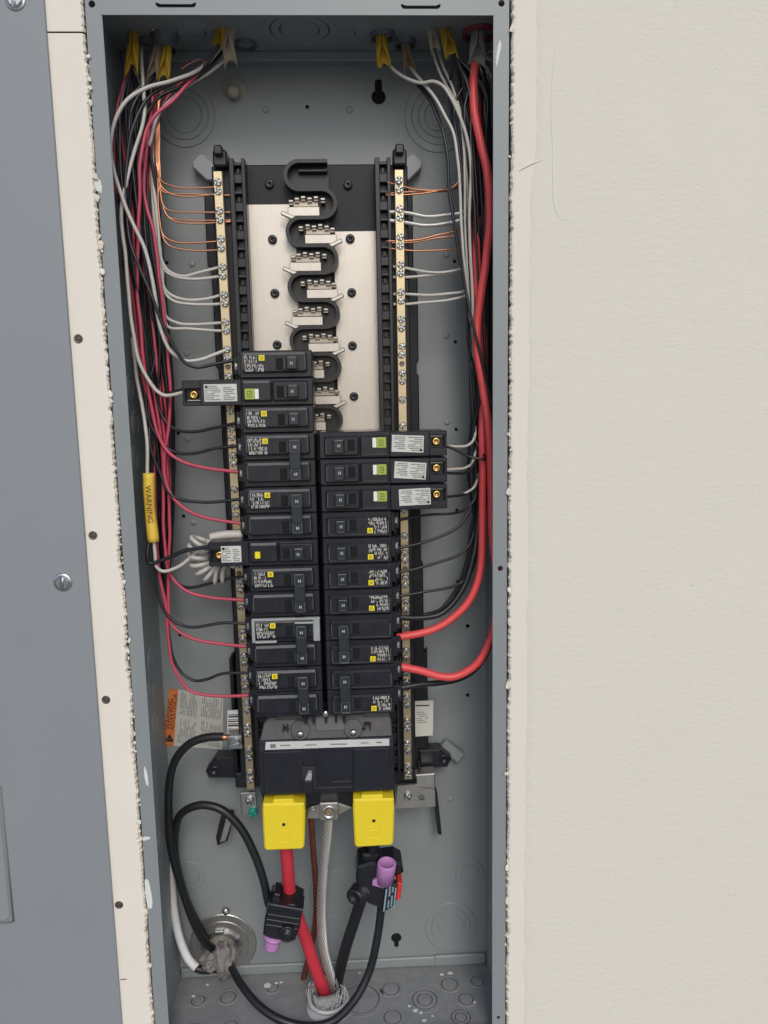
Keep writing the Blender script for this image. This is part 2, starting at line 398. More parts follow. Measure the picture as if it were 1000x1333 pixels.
# small dabs of joint compound over the flange
def dab(px, py, w, h, rot, seed, label, y=-.0004):
    p = at(px, py, y); pts = []; mb = MB()
    for k in range(22):
        a = 2*PI*k/22; q = 1+.35*noise.noise((math.cos(a)*1.7+seed, math.sin(a)*1.7, seed)); x = w*q*math.cos(a); z = h*q*math.sin(a)
        pts.append((p.x+x*math.cos(rot)-z*math.sin(rot), p.z+x*math.sin(rot)+z*math.cos(rot)))
    mb.prism(pts, y, y+.0006, 'putty_white', .0002)
    tag(finish('plaster_smear', mb), label, 'plaster', 'plaster smears on the box flange')
dab(649, 68, .0016, .0105, -.18, 3, 'white plaster smear high on the right flange of the box')
dab(127, 240, .0030, .0075, .3, 8, 'white plaster lump at the ragged board edge, upper left flange')
dab(193, 1165, .0032, .017, .06, 12, 'tall white plaster smear low on the left flange')
dab(189, 1092, .0050, .0020, .1, 14, 'short sideways plaster streak on the left flange')
dab(190, 1010, .0016, .010, .08, 16, 'thin white plaster smear beside the orange warning label')
# ------------------------------------------------------------------ grey cover of the neighbouring panel
cov = thing('panel_cover', 'flat blue grey metal cover with slotted screws at the far left', 'cover', (-.4, -.004, .5))
mb = MB(); mb.box(-.80, -.2128, -.0070, .004, -.36, 1.36, 'grey_cover_paint', .0012, 2)
finish('cover_plate', mb, cov)
dr = at(14, 1198, -.0075)
mb = MB()
mb.prism([(dr.x-.45, dr.z), (dr.x-.004, dr.z), (dr.x, dr.z+.004), (dr.x, dr.z+.135), (dr.x-.004, dr.z+.139), (dr.x-.45, dr.z+.139)], -.0082, -.0069, 'grey_cover_paint', .0008)
finish('cover_door', mb, cov)
mb = MB()
mb.tube([Vector((dr.x-.45, -.0071, dr.z-.0022)), Vector((dr.x+.0008, -.0071, dr.z-.0022))], .0011, 'ink_grey', 6)
mb.tube([Vector((dr.x+.0024, -.0071, dr.z-.002)), Vector((dr.x+.0024, -.0071, dr.z+.141))], .0011, 'ink_grey', 6)
finish('door_seam', mb, cov)
for px, py, rr in ((82, 758, .0078), (20, 0, .0078)):
    p = at(px, py, -.0070); mb = MB()
    mb.lathe([(rr*1.12, 0), (rr*1.1, .0006), (rr, .0012), (rr*.3, .0014), (0, .0014)], p, (0, -1, 0), 'zinc', 24)
    screw_head(mb, (p.x, p.y-.0008, p.z), rr*.86, .0022, 'zinc', False, .2, .6, 1.45, .4)
    finish('cover_screw', mb, cov)

# ------------------------------------------------------------------ the box
box = thing('panel_box', 'open recessed grey steel electrical box full of breakers and wires', 'electrical box', (0, D, 0))
holes = []
small = [(400, 139), (217, 342), (232, 564), (239, 672), (234, 827), (592, 340), (593, 445), (594, 559), (595, 664), (596, 757), (609, 815), (609, 905), (212, 461)]
for px, py in small:
    x, z = xz(px, py, D); holes.append(circ(x, z, .0019 if px != 609 else .0023, 12))
def keyhole(px, py, slot_up=True, r=.0072, w=.0036, L=.0155):
    x, z = xz(px, py, D); a = math.asin(w/r); pts = []; sg = 1 if slot_up else -1
    for k in range(17):
        t = PI/2+a+(2*PI-2*a)*k/16; pts.append((x+r*math.cos(t), z+sg*r*math.sin(t)))
    pts += [(x+w, z+sg*(r+L*.55)), (x, z+sg*(r+L*.62)), (x-w, z+sg*(r+L*.55))]
    return pts
holes.append(keyhole(493, 126)); holes.append(keyhole(516, 1221, False, .0062, .0026, .010))
me = sheet(rect(-HW, HW, 0, .994), holes, .0016)
mb = MB(); mb.mesh(me, 'grey_paint', Matrix.Translation((0, D, 0))); finish('back_panel', mb, box)
mb = MB(); mb.box(-HW, -HW+.0015, .0018, D, 0, ZT, 'grey_paint'); finish('side_wall', mb, box)
mb = MB(); mb.box(HW-.0015, HW, .0018, D, 0, ZT, 'grey_paint'); finish('side_wall', mb, box)
mb = MB(); mb.box(-HW, HW, .0018, D+.0016, ZT, ZT+.0015, 'grey_paint')
mb.box(-HW+.002, HW-.002, D-.012, D+.0012, .994, ZT, 'grey_paint', .001); finish('top_wall', mb, box)
mb = MB(); mb.box(-HW, HW, .0018, D+.0016, -.0015, 0, 'floor_paint'); finish('bottom_wall', mb, box)
mb = MB(); mb.box(-HW+.002, .165, D-.004, D-.0004, .0003, .012, 'grey_paint', .0012)
mb.box(.118, HW-.003, D-.0052, D-.0003, .0004, .0135, 'grey_paint', .0012); finish('bottom_lip', mb, box)
fh = [circ(*xz(653, 4, 0), .0028), circ(*xz(651.5, 740, 0), .0026), circ(*xz(649, 1325, 0), .002)]
me = sheet(rect(HW-FL, HW, -.02, 1.02), fh, .0016); mb = MB(); mb.mesh(me, 'grey_paint'); finish('flange', mb, box)
fh = [circ(*xz(119.5, 5, 0), .0029), circ(*xz(172, 1000, 0), .0001)]
me = sheet(rect(-HW, -HW+FL, -.02, 1.02), fh[:1], .0016); mb = MB(); mb.mesh(me, 'grey_paint'); finish('flange', mb, box)
def slot(px, py, L=.034, h=.0042):
    x, z = xz(px, py, -.0006); b = .0018
    return [(x-L/2, z+h/2), (x-L/2, z-h/2+b), (x-L/2+.002, z-h/2), (x+L/2-.002, z-h/2), (x+L/2, z-h/2+b), (x+L/2, z+h/2), (x+L/2-.004, z+h/2-.0015), (x-L/2+.004, z+h/2-.0015)]
me = sheet(rect(-HW+FL-.0005, HW-FL+.0005, ZLIP, 1.02), [slot(229, 6), slot(548, 8)], .0016)
mb = MB(); mb.mesh(me, 'grey_paint', Matrix.Translation((0, -.0006, 0))); finish('flange', mb, box)
mb = MB(); mb.box(-HW+FL, HW-FL, -.0004, .0012, -.02, .012, 'grey_paint'); finish('flange', mb, box)
for px, py in ((229, 5), (548, 7)):           # dark plates standing in for the shade inside the lip's slots
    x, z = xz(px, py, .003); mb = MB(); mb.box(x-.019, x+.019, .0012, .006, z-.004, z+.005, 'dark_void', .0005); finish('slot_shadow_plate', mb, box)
def rim(name, x, y, z, axis, radii, parent=box, m='grey_paint', h=.0009):
    """concentric knockout rings: raised steps with grooves between them"""
    prof = []; R0 = radii[0]; prof.append((R0+.0008, 0)); prof.append((R0, h))
    for r in radii[1:]: prof += [(r+.0011, h), (r+.0006, .0001), (r-.0001, .0001), (r-.0006, h)]
    prof.append((0, h)); mb = MB(); mb.lathe(prof, (x, y, z), axis, m, 40, False); return finish(name, mb, parent)
for px, py, rad in ((240, 150, (.030, .0235, .017)), (571, 152, (.034, .027, .020, .014)), (587, 1206, (.030, .023, .015)), (612, 1137, (.0165, .011)), (437, 1165, (.030, .024, .016)), (247, 1140, (.017, .011))):
    p = at(px, py, D); rim('knockout', p.x, D-.0001, p.z, (0, -1, 0), rad)
def floor_pt(px, py):
    d = (px-500)/FPX*rt - (py-666.5)/FPX*up + fwd; return CAM + d*((0-CAM.z)/d.z)
for px, py, rad in ((297, 1298, (.0115, .008)), (258, 1302, (.0105, .007)), (249, 1340, (.012, .008)), (300, 1335, (.011, .007)), (509, 1287, (.0125, .009)), (553, 1301, (.019, .0135, .008)), (511, 1324, (.013, .009)), (585, 1281, (.0125, .009)), (622, 1277, (.010, .007)), (607, 1300, (.012, .008)), (600, 1324, (.014, .010, .006)), (355, 1286, (.009, .006)), (470, 1300, (.026, .020))):
    p = floor_pt(px, py); rim('knockout', p.x, p.y, -.0001, (0, 0, 1), rad, box, 'floor_paint', .00045)
for px, py, rad in ((390, 38, (.034, .027, .018)), (474, 52, (.013, .009)), (250, 45, (.02, .013))):
    d = (px-500)/FPX*rt - (py-666.5)/FPX*up + fwd; p = CAM + d*((ZT-CAM.z)/d.z); rim('knockout', p.x, min(p.y, D-.05), ZT+.0001, (0, 0, -1), rad)
for py in (735,):                             # knockouts on the left side wall
    pass
for i, zz in enumerate((.68, .645, .61, .40, .37, .33, .20)):
    rim('knockout', -HW+.0015, .055+.01*(i % 2), zz, (1, 0, 0), (.0125, .008))
for px, py in ((581, 332), (581, 437), (582, 550), (250, 344), (346, 143), (455, 143), (244, 571), (252, 680), (586, 1041), (243, 460)):
    p = at(px, py, D); mb = MB(); mb.lathe([(.0034, 0), (.0028, .0008), (.0016, .0012), (0, .0013)], p, (0, -1, 0), 'grey_paint', 14); finish('dimple', mb, box)
# bolt stub and mounting bolt at upper left
p = at(305, 120, D); mb = MB()
mb.lathe([(.0120, 0), (.0110, .0009), (.0072, .0014), (.0066, .009), (.0056, .012), (.003, .0135), (0, .0138)], p, (0, -1, -.35), 'bushing_beige', 22); finish('mounting_bolt', mb, box)
# white chips of plaster on the box floor
mb = MB()
for px, py, s in ((348, 1284, .0032), (360, 1281, .0015), (366, 1280, .0012), (270, 1283, .0012), (468, 1268, .001), (541, 1317, .002), (548, 1320, .0014), (575, 1270, .0016), (586, 1268, .0022), (552, 1330, .0018), (618, 1306, .0012), (533, 1311, .0012), (563, 1324, .001), (252, 1298, .0014)):
    p = floor_pt(px, py); pts = [(p.x+s*(1.2+.5*R.random())*math.cos(a*PI/4), s*(.8+.5*R.random())*math.sin(a*PI/4)) for a in range(8)]
    M = Matrix(((1, 0, 0, 0), (0, 0, 1, p.y), (0, -1, 0, 0.0009), (0, 0, 0, 1)))
    mb.prism(pts, -.0006, 0, 'putty_white', 0, M)
o = finish('plaster_crumbs', mb); tag(o, 'scattered white plaster crumbs on the grey box floor', 'crumbs'); o['kind'] = 'stuff'

# stickers on the back panel
def quadpt(c, u, v):                         # c: TL,TR,BR,BL
    a = c[0].lerp(c[1], u); b = c[3].lerp(c[2], u); return b.lerp(a, v)
def decal(name, corners, y, m, parent, th=.0005):
    c = [at(px, py, y) for px, py in corners]; mb = MB()
    mb.prism([(q.x, q.z) for q in c[::-1]], y, y+th, m); return finish(name, mb, parent), c
YS = D-.0014
wl, c = decal('warning_label', ((232, 897.5), (291, 909.5), (289.5, 976), (226, 971)), YS, 'sticker_grey', box)
lines = MB()
cu0 = c
ux = (c[0]-c[3]).normalized(); uy = (c[0]-c[1]).normalized()
for blk in ((.05, .44, .02, .49), (.05, .44, .54, .98), (.50, .97, .02, .49), (.50, .97, .56, .97)):
    v0, v1, u0, u1 = blk[2], blk[3], blk[0], blk[1]
    o = quadpt(c, u1, v0)+Vector((0, -.0002, 0)); w = (quadpt(c, u0, v1)-quadpt(c, u0, v0)).length; h = (quadpt(c, u1, v0)-quadpt(c, u0, v0)).length
    dashes(lines, o, ux, uy, w, h, 12, 'ink_grey', .9, .04, .17, .45, edge=.03)
finish('label_print', lines, wl)
hd, c = decal('label_header', ((220, 897), (232, 897.5), (226, 971), (213, 970)), YS-.0002, 'sticker_orange', wl)
ho = MB(); ux = (c[0]-c[3]).normalized(); uy = (c[0]-c[1]).normalized()
text_at(ho, 'WARNING', .0074, quadpt(c, .27, .56)+Vector((0, -.0003, 0)), ux, uy, 'ink', 1.0)
text_at(ho, 'ADVERTENCIA', .0070, quadpt(c, .74, .60)+Vector((0, -.0003, 0)), ux, uy, 'ink', .92)
tc_ = quadpt(c, .52, .13)+Vector((0, -.0003, 0)); a = .0052
ho.prism([(q.x, q.z) for q in (tc_-ux*a*.75-uy*a, tc_-ux*a*.75+uy*a, tc_+ux*a)], YS-.0005, YS-.0003, 'ink')
text_at(ho, '!', .0058, tc_+Vector((0, -.0004, 0))-ux*.0006, ux, uy, 'sticker_orange')
finish('warning_text', ho, wl)

# ------------------------------------------------------------------ breaker interior (tray, bus bars, neutral bars)
XC = .003
inn = thing('panel_interior', 'black plastic bus assembly with silver bus bars bolted inside the box', 'bus assembly', (XC, D, .27))
mb = MB()
def edge_l(z): return -.1035+.0035*(1-min(1, max(0, (z-.27)/.6)))
zt, zb = .868, .266
Lp = []; z = zt
ptsL = [(-.1045, zt), (-.1045, .80), (-.1010, .797), (-.1010, .70), (-.0985, .697), (-.0985, .60), (-.0985, .502), (-.0965, .499), (-.0965, .40), (-.0975, .398), (-.0975, zb)]
ptsR = [(.1120, zb), (.1120, .395), (.1085, .392), (.1085, .49), (.1065, .493), (.1065, .618), (.1045, .62), (.1045, .628), (.1065, .631), (.1065, .688), (.1045, .690), (.1045, .70), (.1065, .703), (.1065, .79), (.1025, .793), (.1025, zt)]
mb.prism(ptsL[::-1]+ptsR[::-1], .088, .094, 'tray_plastic', .0012)
mb.box(-.0995, -.0955, .070, .089, zb+.004, .398, 'tray_plastic', .001)
finish('back_tray', mb, inn)
mb = MB(); mb.box(-.0625, .0690, .0640, .090, .35, .8885, 'tray_plastic', .0012); finish('centre_base', mb, inn)
# serpentine insulating wall
PITCH_ = .0254; z_first = .8865
path = []; zc = z_first; nh = 12; half = .0105; rad = PITCH_/2
path.append((XC+.016, zc))
sgn = -1
for i in range(nh):
    cx = XC-.0005+sgn*half; zmid = zc-rad
    for k in range(13):
        a = PI/2-PI*k/12
        path.append((cx+sgn*(-0)+(math.cos(a)*rad*1.0 if sgn > 0 else -math.cos(a)*rad*1.0), zmid+math.sin(a)*rad))
    zc -= PITCH_; sgn = -sgn
mb = MB(); th = .0017; n = len(path); L_, R_ = [], []
for i in range(n):
    a = Vector(path[max(i-1, 0)]); b = Vector(path[min(i+1, n-1)]); t = (b-a).normalized(); nrm = Vector((-t.y, t.x)); q = Vector(path[i])
    L_.append(q+nrm*th); R_.append(q-nrm*th)
for i in range(n-1):
    for (pa, pb) in ((L_[i], L_[i+1]),): pass
    y0, y1 = .0462, .0645
    v = [mb.bm.verts.new((p.x, y, p.y)) for y in (y0, y1) for p in (L_[i], L_[i+1], R_[i+1], R_[i])]
    m_ = mb.mi('black_plastic')
    for f in ((0, 1, 2, 3), (0, 4, 5, 1), (2, 6, 7, 3)): mb.bm.faces.new([v[j] for j in f]).material_index = m_
bmesh.ops.remove_doubles(mb.bm, verts=mb.bm.verts[:], dist=1e-5); bmesh.ops.recalc_face_normals(mb.bm, faces=mb.bm.faces[:])
mb.box(XC-.012, XC+.016, .052, .0645, z_first-.0085, z_first-.0055, 'black_plastic', .0008)
finish('insulating_wall', mb, inn)
for i in range(nh):
    sg = -1 if i % 2 == 0 else 1; zm = z_first-rad-PITCH_*i; cx = XC-.0005+sg*half
    pts = [(cx+sg*math.cos(PI/2-PI*k/12)*(rad-.0004), zm+math.sin(PI/2-PI*k/12)*(rad-.0004)) for k in range(13)]
    pts += [(XC-sg*.0165, zm-rad+.0004), (XC-sg*.0165, zm+rad-.0004)]
    mb = MB(); mb.prism(pts, .0590, .0640, 'black_plastic'); finish('pocket_floor', mb, inn)
# bus bars, then stabs
for side in (-1, 1):
    x0, x1 = (-.0608, XC-.0105) if side < 0 else (XC+.0195, .0675)
    ztop = .8515 if side < 0 else .826
    mb = MB()
    pts = [(x0, .36), (x1, .36)]
    zz = .36; pts2 = []
    pts += [(x1, ztop-.001), (x1-.001*side*0, ztop)] if side < 0 else [(x1, ztop)]
    pts += [(x0, ztop)]
    mb.prism([(p[0], p[1]) for p in pts], .0605, .0642, 'bus_metal', .0005)
    finish('bus_bar', mb, inn)
stab_mesh = {}
def make_stab(side):
    """jaw that grips a breaker; side -1 comes from the left bus bar"""
    mb = MB(); s = -side
    def bx(x0, x1, y0, y1, z0, z1, bev=.0004): mb.box(min(s*x0, s*x1), max(s*x0, s*x1), y0, y1, z0, z1, 'bus_metal', bev)
    bx(-.0250, .0050, .0500, .0520, -.0095, -.0012)           # blade
    bx(-.0205, .0042, .0525, .0545, -.0014, .0044, .0004)
    mb.box(min(s*-.0200, s*.0040), max(s*-.0200, s*.0040), .0515, .0535, -.0010, .0040, 'stab_jaw', .0004)
    M = Matrix.Translation((s*-.0235, .0492, -.0100)) @ Matrix.Rotation(s*.42, 4, 'Y')
    mb.box(-.0085, .0075, -.0022, .0016, -.0020, .0018, 'bus_metal', .0007, 1, M)   # bent tail
    for k, (xx, dz) in enumerate(((-.0215, .0032), (-.0160, .0052), (-.0100, .0066), (-.0040, .0054), (.0020, .0064), (.0085, .0048))):
        bx(xx-.0024, xx+.0022, .0468, .0500, dz-.0010, dz+.0014, .0006)
        mb.box(min(s*(xx-.0024), s*(xx+.0022)), max(s*(xx-.0024), s*(xx+.0022)), .0492, .0570, dz-.0030, dz-.0006, 'stab_jaw', .0004)
    me_o = finish('stab', mb, None, True); me = me_o.data; bpy.data.objects.remove(me_o); return me
sm = {-1: make_stab(-1), 1: make_stab(1)}
sd_ = -1; zs = z_first-PITCH_-rad-.001
for k in range(9):
    inst('stab', sm[sd_], (XC+.004*(-sd_)*.6, 0, zs), inn); zs -= PITCH_; sd_ = -sd_
# round pegs on the base and through the bus bars
for px, py, yy in ((351, 240, .064), (453, 241, .064), (355, 312, .0605), (456, 311, .0605), (358, 382, .0605), (458, 381, .0605), (459, 450, .0605), (361, 449, .0605), (461, 516, .0605)):
    p = at(px, py, yy); mb = MB(); mb.lathe([(.0044, 0), (.0043, .0022), (.0036, .003), (.0012, .003), (.001, .0022), (0, .0022)], p, (0, -1, 0), 'black_plastic', 18); finish('peg', mb, inn)
# moulded side rails
for s in (-1, 1):
    x0, x1 = (-.0728, -.0578) if s < 0 else (.0635, .0785)
    mb = MB(); zt_ = .889
    mb.box(x0, x0+.0046, .0455, .088, .275, zt_, 'black_plastic', .0006)
    mb.box(x1-.0036, x1, .0455, .088, .275, zt_, 'black_plastic', .0006)
    mb.box(x0+.002, x1-.002, .056, .085, .275, zt_-.001, 'black_plastic')
    zz = zt_-.003; k = 0
    while zz > .28:
        h = (.0030, .0082)[k % 2]; mb.box(x0+.0015, x1-.0015, .0478, .070, zz-h, zz, 'black_plastic', .0005); zz -= (.0105, .0149)[k % 2]; k += 1
        if k % 2: mb.box((x0+x1)/2-.0006, (x0+x1)/2+.0012, .051, .060, zz+.0012, zz+.0055, 'black_plastic')
    finish('side_rail', mb, inn)
    xo = -.0805 if s < 0 else .0865
    mb = MB(); mb.box(xo-.0095, xo+.0085, .052, .088, .275, .884, 'tray_plastic', .001)
    mb.box(xo-.006, xo+.007, .040, .06, .8805, .895, 'black_plastic', .0015)
    mb.box(xo-.004, xo+.004, .034, .05, .889, .8975, 'black_plastic', .0012); finish('bar_holder', mb, inn)
# neutral bars with their screws
mb = MB(); screw_head(mb, (0, 0, 0), .0034, .0026, 'zinc', True, .2, .5, .5, .3); so = finish('terminal_screw', mb, None, True); SCREW = so.data; bpy.data.objects.remove(so)
BAR = {}
for s in (-1, 1):
    top, bot = (at(283, 222, .042), at(326.5, 1028, .042)) if s < 0 else (at(519.5, 220, .042), at(531.5, 1015, .042))
    mb = MB(); d = (top-bot); n = 46
    L = d.length; ang = math.atan2(d.x, d.z); M = Matrix.Translation(bot) @ Matrix.Rotation(ang, 4, 'Y')
    hs = []
    zz = .012; hole_at = []
    me = sheet(rect(-.0044, .0044, 0, L), [], .0095); mb.box(-.0044, .0044, 0, .0095, 0, L, 'bar_metal', .0007, 1, M)
    # small stamped wire seats on the bar's front, between the screw pairs
    nb = finish('neutral_bar', mb, inn)
    k = 0; z0 = L-.0105
    while z0-k*.0254 > .012:
        for j, dz in enumerate((0, -.0079)):
            zz = z0-k*.0254+dz
            if zz < .004 or (k, j) in ((8, 1), (13, 0), (17, 1)) and s > 0 or (k, j) in ((11, 0), (16, 1)) and s < 0: continue
            p = M @ Vector((R.uniform(-.0002, .0004), -R.uniform(-.0012, .0009), zz)); o = inst('terminal_screw', SCREW, p, nb, (0, R.uniform(-1.5, 1.5), 0))
        if k in (6, 9, 14, 19):
            p = M @ Vector((0, -.0001, z0-k*.0254-.0165)); q = MB(); q.lathe([(.0027, 0), (.0025, .0005), (.0018, .0003), (0, .0001)], p, (0, -1, 0), 'drywall_screw', 12); finish('empty_hole', q, nb)
        k += 1
    BAR[s] = M
# grey steel tabs and plastic feet that hold the tray
for px, py, rot in ((268, 219, .75), (533, 219, -.75)):
    p = at(px, py, .095); mb = MB(); M = Matrix.Translation(p) @ Matrix.Rotation(rot, 4, 'Y')
    mb.prism([(-.013, -.005), (-.009, -.0085), (.009, -.0085), (.013, -.005), (.013, .005), (.009, .0085), (-.009, .0085), (-.013, .005)], -.004, .008, 'grey_paint', .0012, M); finish('mounting_tab', mb, inn)
for pts in (((268, 1003), (281, 985), (307, 985), (309, 1012), (285, 1012), (272, 1012)), ((545, 976), (573, 975), (588, 987), (582, 998), (548, 1000))):
    P = [xz(px, py, .082) for px, py in pts]; mb = MB(); mb.prism(P, .080, .098, 'black_plastic', .0015)
    c0 = Vector((sum(p[0] for p in P)/len(P), .080, sum(p[1] for p in P)/len(P))); sx = -.006 if pts[0][0] < 400 else .009
    mb.lathe([(.0055, 0), (.005, .0015), (.003, .0015), (.0028, .0004), (0, .0004)], c0+Vector((sx, 0, 0)), (0, -1, 0), 'black_plastic', 16); finish('mounting_foot', mb, inn)
p = at(588, 977, .1); mb = MB(); M = Matrix.Translation(p) @ Matrix.Rotation(.7, 4, 'Y'); mb.box(-.014, .014, -.005, .0065, -.0065, .0065, 'grey_paint', .0015, 1, M); finish('mounting_tab', mb, inn)
# lower steel cross plate with brackets
P = [xz(*q, .055) for q in ((518, 1023), (543, 1021), (545, 1026), (566, 1028), (567, 1050), (515, 1053))]
hl = [circ(*xz(549, 1038, .055), .0036, 10)]
me = sheet(P[::-1] if False else P, hl, .0018); mb = MB(); mb.mesh(me, 'dull_zinc', Matrix.Translation((0, .055, 0)))
p = at(531, 1036, .055); screw_head(mb, p, .0042, .003, 'zinc', True, .2, .5, .3); finish('cross_plate', mb, inn)
P = [xz(*q, .05) for q in ((313, 1032), (333, 1031), (336, 1060), (315, 1061))]; mb = MB(); mb.prism(P[::-1], .049, .052, 'zinc', .0006)
p = at(325, 1042, .049); screw_head(mb, p, .0044, .003, 'zinc', True, .2, .5, .8); finish('bonding_plate', mb, inn)
p = at(329.5, 1057, .0485); mb = MB(); mb.lathe([(.005, -.001), (.005, .001), (.0042, .002)], p, (0, -1, 0), 'green_screw', 10); screw_head(mb, p+Vector((0, -.0012, 0)), .0043, .0026, 'green_screw', True, .25, .6, .2); finish('bonding_screw', mb, inn)
P = [xz(*q, .06) for q in ((541, 1008), (566, 1006), (567, 1026), (543, 1029))]; mb = MB(); mb.prism(P[::-1], .058, .075, 'dull_zinc', .001); finish('corner_bracket', mb, inn)
mb = MB(); P = [xz(*q, .085) for q in ((565, 1030), (569, 1030), (575, 1085), (570, 1085), (566, 1050))]; mb.prism(P[::-1], .082, .095, 'black_plastic', .0006); finish('bracket_leg', mb, inn)
mb = MB(); P = [xz(*q, .085) for q in ((288, 1062), (303, 1064), (297, 1092), (284, 1098), (282, 1088))]; mb.prism(P[::-1], .08, .10, 'tray_plastic', .001)
P = [xz(*q, .08) for q in ((294, 1066), (303, 1066), (294, 1094), (286, 1096))]; mb.prism(P[::-1], .0785, .0805, 'dull_zinc', .0005); finish('bracket_leg', mb, inn)
for a in ((-.098, -.066, .255, .272), (.0665, .100, .252, .268)): mb = MB(); mb.box(a[0], a[1], .062, .090, a[2], a[3], 'black_plastic', .0015); finish('lower_support', mb, inn)
mb = MB(); mb.box(-.0645, .0705, .022, .085, .250, .30, 'black_plastic', .0015); finish('lug_base', mb, inn)
# white sticker on the tray, right
wl2, c = decal('rating_sticker', ((539.5, 913), (564.5, 912), (563.5, 957.5), (540, 959)), .0868, 'sticker_white', inn, .0012)
ln = MB(); o = c[3].lerp(c[0], .35)+Vector((.0015, -.0003, 0)); dashes(ln, o, (1, 0, 0), (0, 0, 1), .0155, .016, 6, 'ink_grey', .7, .05, .25, .35)
o = c[3].lerp(c[0], .86)+Vector((.0012, -.0003, 0)); ln.quad(o, o+Vector((.0150, 0, 0)), o+Vector((.0150, 0, .0013)), o+Vector((0, 0, .0013)), 'ink')
finish('label_print', ln, wl2)
# silver barcode sticker, left
wl3, c = decal('barcode_sticker', ((296, 925), (320, 924), (321, 957), (296, 958)), .060, 'sticker_silver', inn, .0012)
ln = MB()
for k in range(9):
    t = .10+.80*k/9; a = quadpt(c, .05, t)+Vector((0, -.0003, 0)); h = (.0009, .0014, .0006, .0018)[k % 4]; ln.quad(a, a+Vector((.0165, 0, 0)), a+Vector((.0165, 0, h)), a+Vector((0, 0, h)), 'ink')
finish('barcode', ln, wl3)
p = at(306, 967, .040); mb = MB(); mb.box(p.x-.0072, p.x+.0072, .040, .066, p.z-.0072, p.z+.0072, 'zinc', .0008); screw_head(mb, p, .0058, .0022, 'zinc', False, .16, .4, .2, .2); finish('ground_lug', mb, inn)

# ------------------------------------------------------------------ main breaker at the bottom
mnx0, mnx1 = -.0640, .0695
mb_t = thing('main_breaker', 'large black main breaker with silver label strip and yellow lug covers', 'main breaker', (XC, .03, .272))
mb = MB()
mb.box(mnx0, mnx1, .0055, .062, .276, .3325, 'breaker_plastic', .0014, 2)
mb.box(mnx0+.004, mnx0+.044, .0040, .0065, .2785, .322, 'breaker_plastic', .0008)
mb.box(mnx1-.041, mnx1-.004, .0040, .0065, .2785, .322, 'breaker_plastic', .0008)
mb.box(mnx0+.045, mnx1-.042, .0045, .0070, .279, .2825, 'breaker_plastic', .0006)
mb.box(XC+.004, XC+.024, .0035, .0065, .2865, .289, 'breaker_plastic', .0006)
finish('body', mb, mb_t)
mb = MB(); t = bmesh.new()
M = Matrix(((1, 0, 0, 0), (0, 1, .45, -.331*.45), (0, 0, 1, 0), (0, 0, 0, 1)))
mb.prism([(mnx0+.001, .331), (mnx1-.001, .331), (mnx1-.0018, .347), (mnx1-.006, .3530), (mnx0+.010, .3530), (mnx0+.005, .347)], .0085, .040, 'dusty_plastic', .001, M)
mb.prism([(mnx0+.055, .3375), (mnx1-.047, .3375), (mnx1-.047, .3545), (mnx0+.055, .3545)], .0080, .02, 'breaker_plastic', .0015, M)
for px, py in ((391, 956), (460, 954)):
    q_ = at(px, py, .0095); mb.lathe([(.0100, -.004), (.0100, .0006), (.0090, .0014), (0, .0014)], q_+Vector((0, .0035, .003)), (0, -1, .45), 'dusty_plastic', 28, False)
for xx, w in ((-.046, .026), (.040, .026)): mb.box(xx, xx+w, .0150, .03, .3500, .3575, 'dusty_plastic', .0008)
for xx in (-.018, -.010, .002, .012, .020): mb.box(xx, xx+.0022, .0090, .03, .3480, .3590, 'breaker_plastic', .0005)
finish('upper_cover', mb, mb_t)
for px, py in ((391, 956), (460, 954), (424, 929)):
    p = at(px, py, .0105); mb = MB(); mb.lathe([(.0036, -.004), (.0036, .001), (.003, .002), (.0012, .0025), (0, .0025)], p, (0, -1, 0), 'zinc', 14); finish('rivet', mb, mb_t)
mb = MB()
for px, py in ((372, 948), (479, 945)):
    p = at(px, py, .0105)
    for dx, dz, w, h in (((-.0022, .0016, .0012, .0032), (.0018, .0016, .0012, .0032), (0, 0, .0034, .0012), (-.0024, -.0022, .0012, .0026), (.002, -.002, .0012, .0030)) if px < 400 else ((-.0028, 0, .0012, .0066), (.0022, -.0004, .0014, .0060), (0, .0028, .0058, .0010), (-.0042, -.003, .003, .001))):
        mb.box(p.x+dx-w/2, p.x+dx+w/2, p.y-.0016, p.y+.002, p.z+dz-h/2, p.z+dz+h/2, 'ink')
finish('dark_mark', mb, mb_t)  # small dark bars on the upper cover
mb = MB(); mb.prism([xz(*q, .0045) for q in ((337, 979), (512, 972.5), (512, 960), (338, 965.5))], .0045, .0068, 'toggle_plastic', .0006); mb.prism([xz(*q, .0035) for q in ((345, 976.5), (507, 971), (507, 962), (346, 966.5))], .0035, .0062, 'sticker_silver', .0003); ls = finish('label_strip', mb, mb_t)
ln = MB(); a = at(350, 972, .0034)
for px0, px1, py0, h in ((352, 359, 974, .004), (365, 378, 971.3, .0012), (398, 412, 970.6, .001), (430, 452, 969.6, .001), (490, 497, 967.6, .0014), (470, 480, 968, .001)):
    q0 = at(px0, py0, .0032); q1 = at(px1, py0-.3, .0032); ln.quad(q0, q1, q1+Vector((0, 0, h)), q0+Vector((0, 0, h)), 'ink_grey')
finish('label_print', ln, ls)
mb = MB(); p = at(401, 1015, .004); M = Matrix.Translation(p)
mb.box(-.006, .008, -.0012, .004, -.010, .014, 'ink', .0006, 1, M)
mb.prism([(-.006, -.010), (.0055, -.010), (.0045, .0035), (-.003, .0035)], -.010, .002, 'breaker_plastic', .001, M)
mb.prism([(-.0028, .003), (.0040, .003), (.0046, .0095), (.001, .0105)], -.0085, .001, 'clip_grey', .0008, M); finish('handle', mb, mb_t)
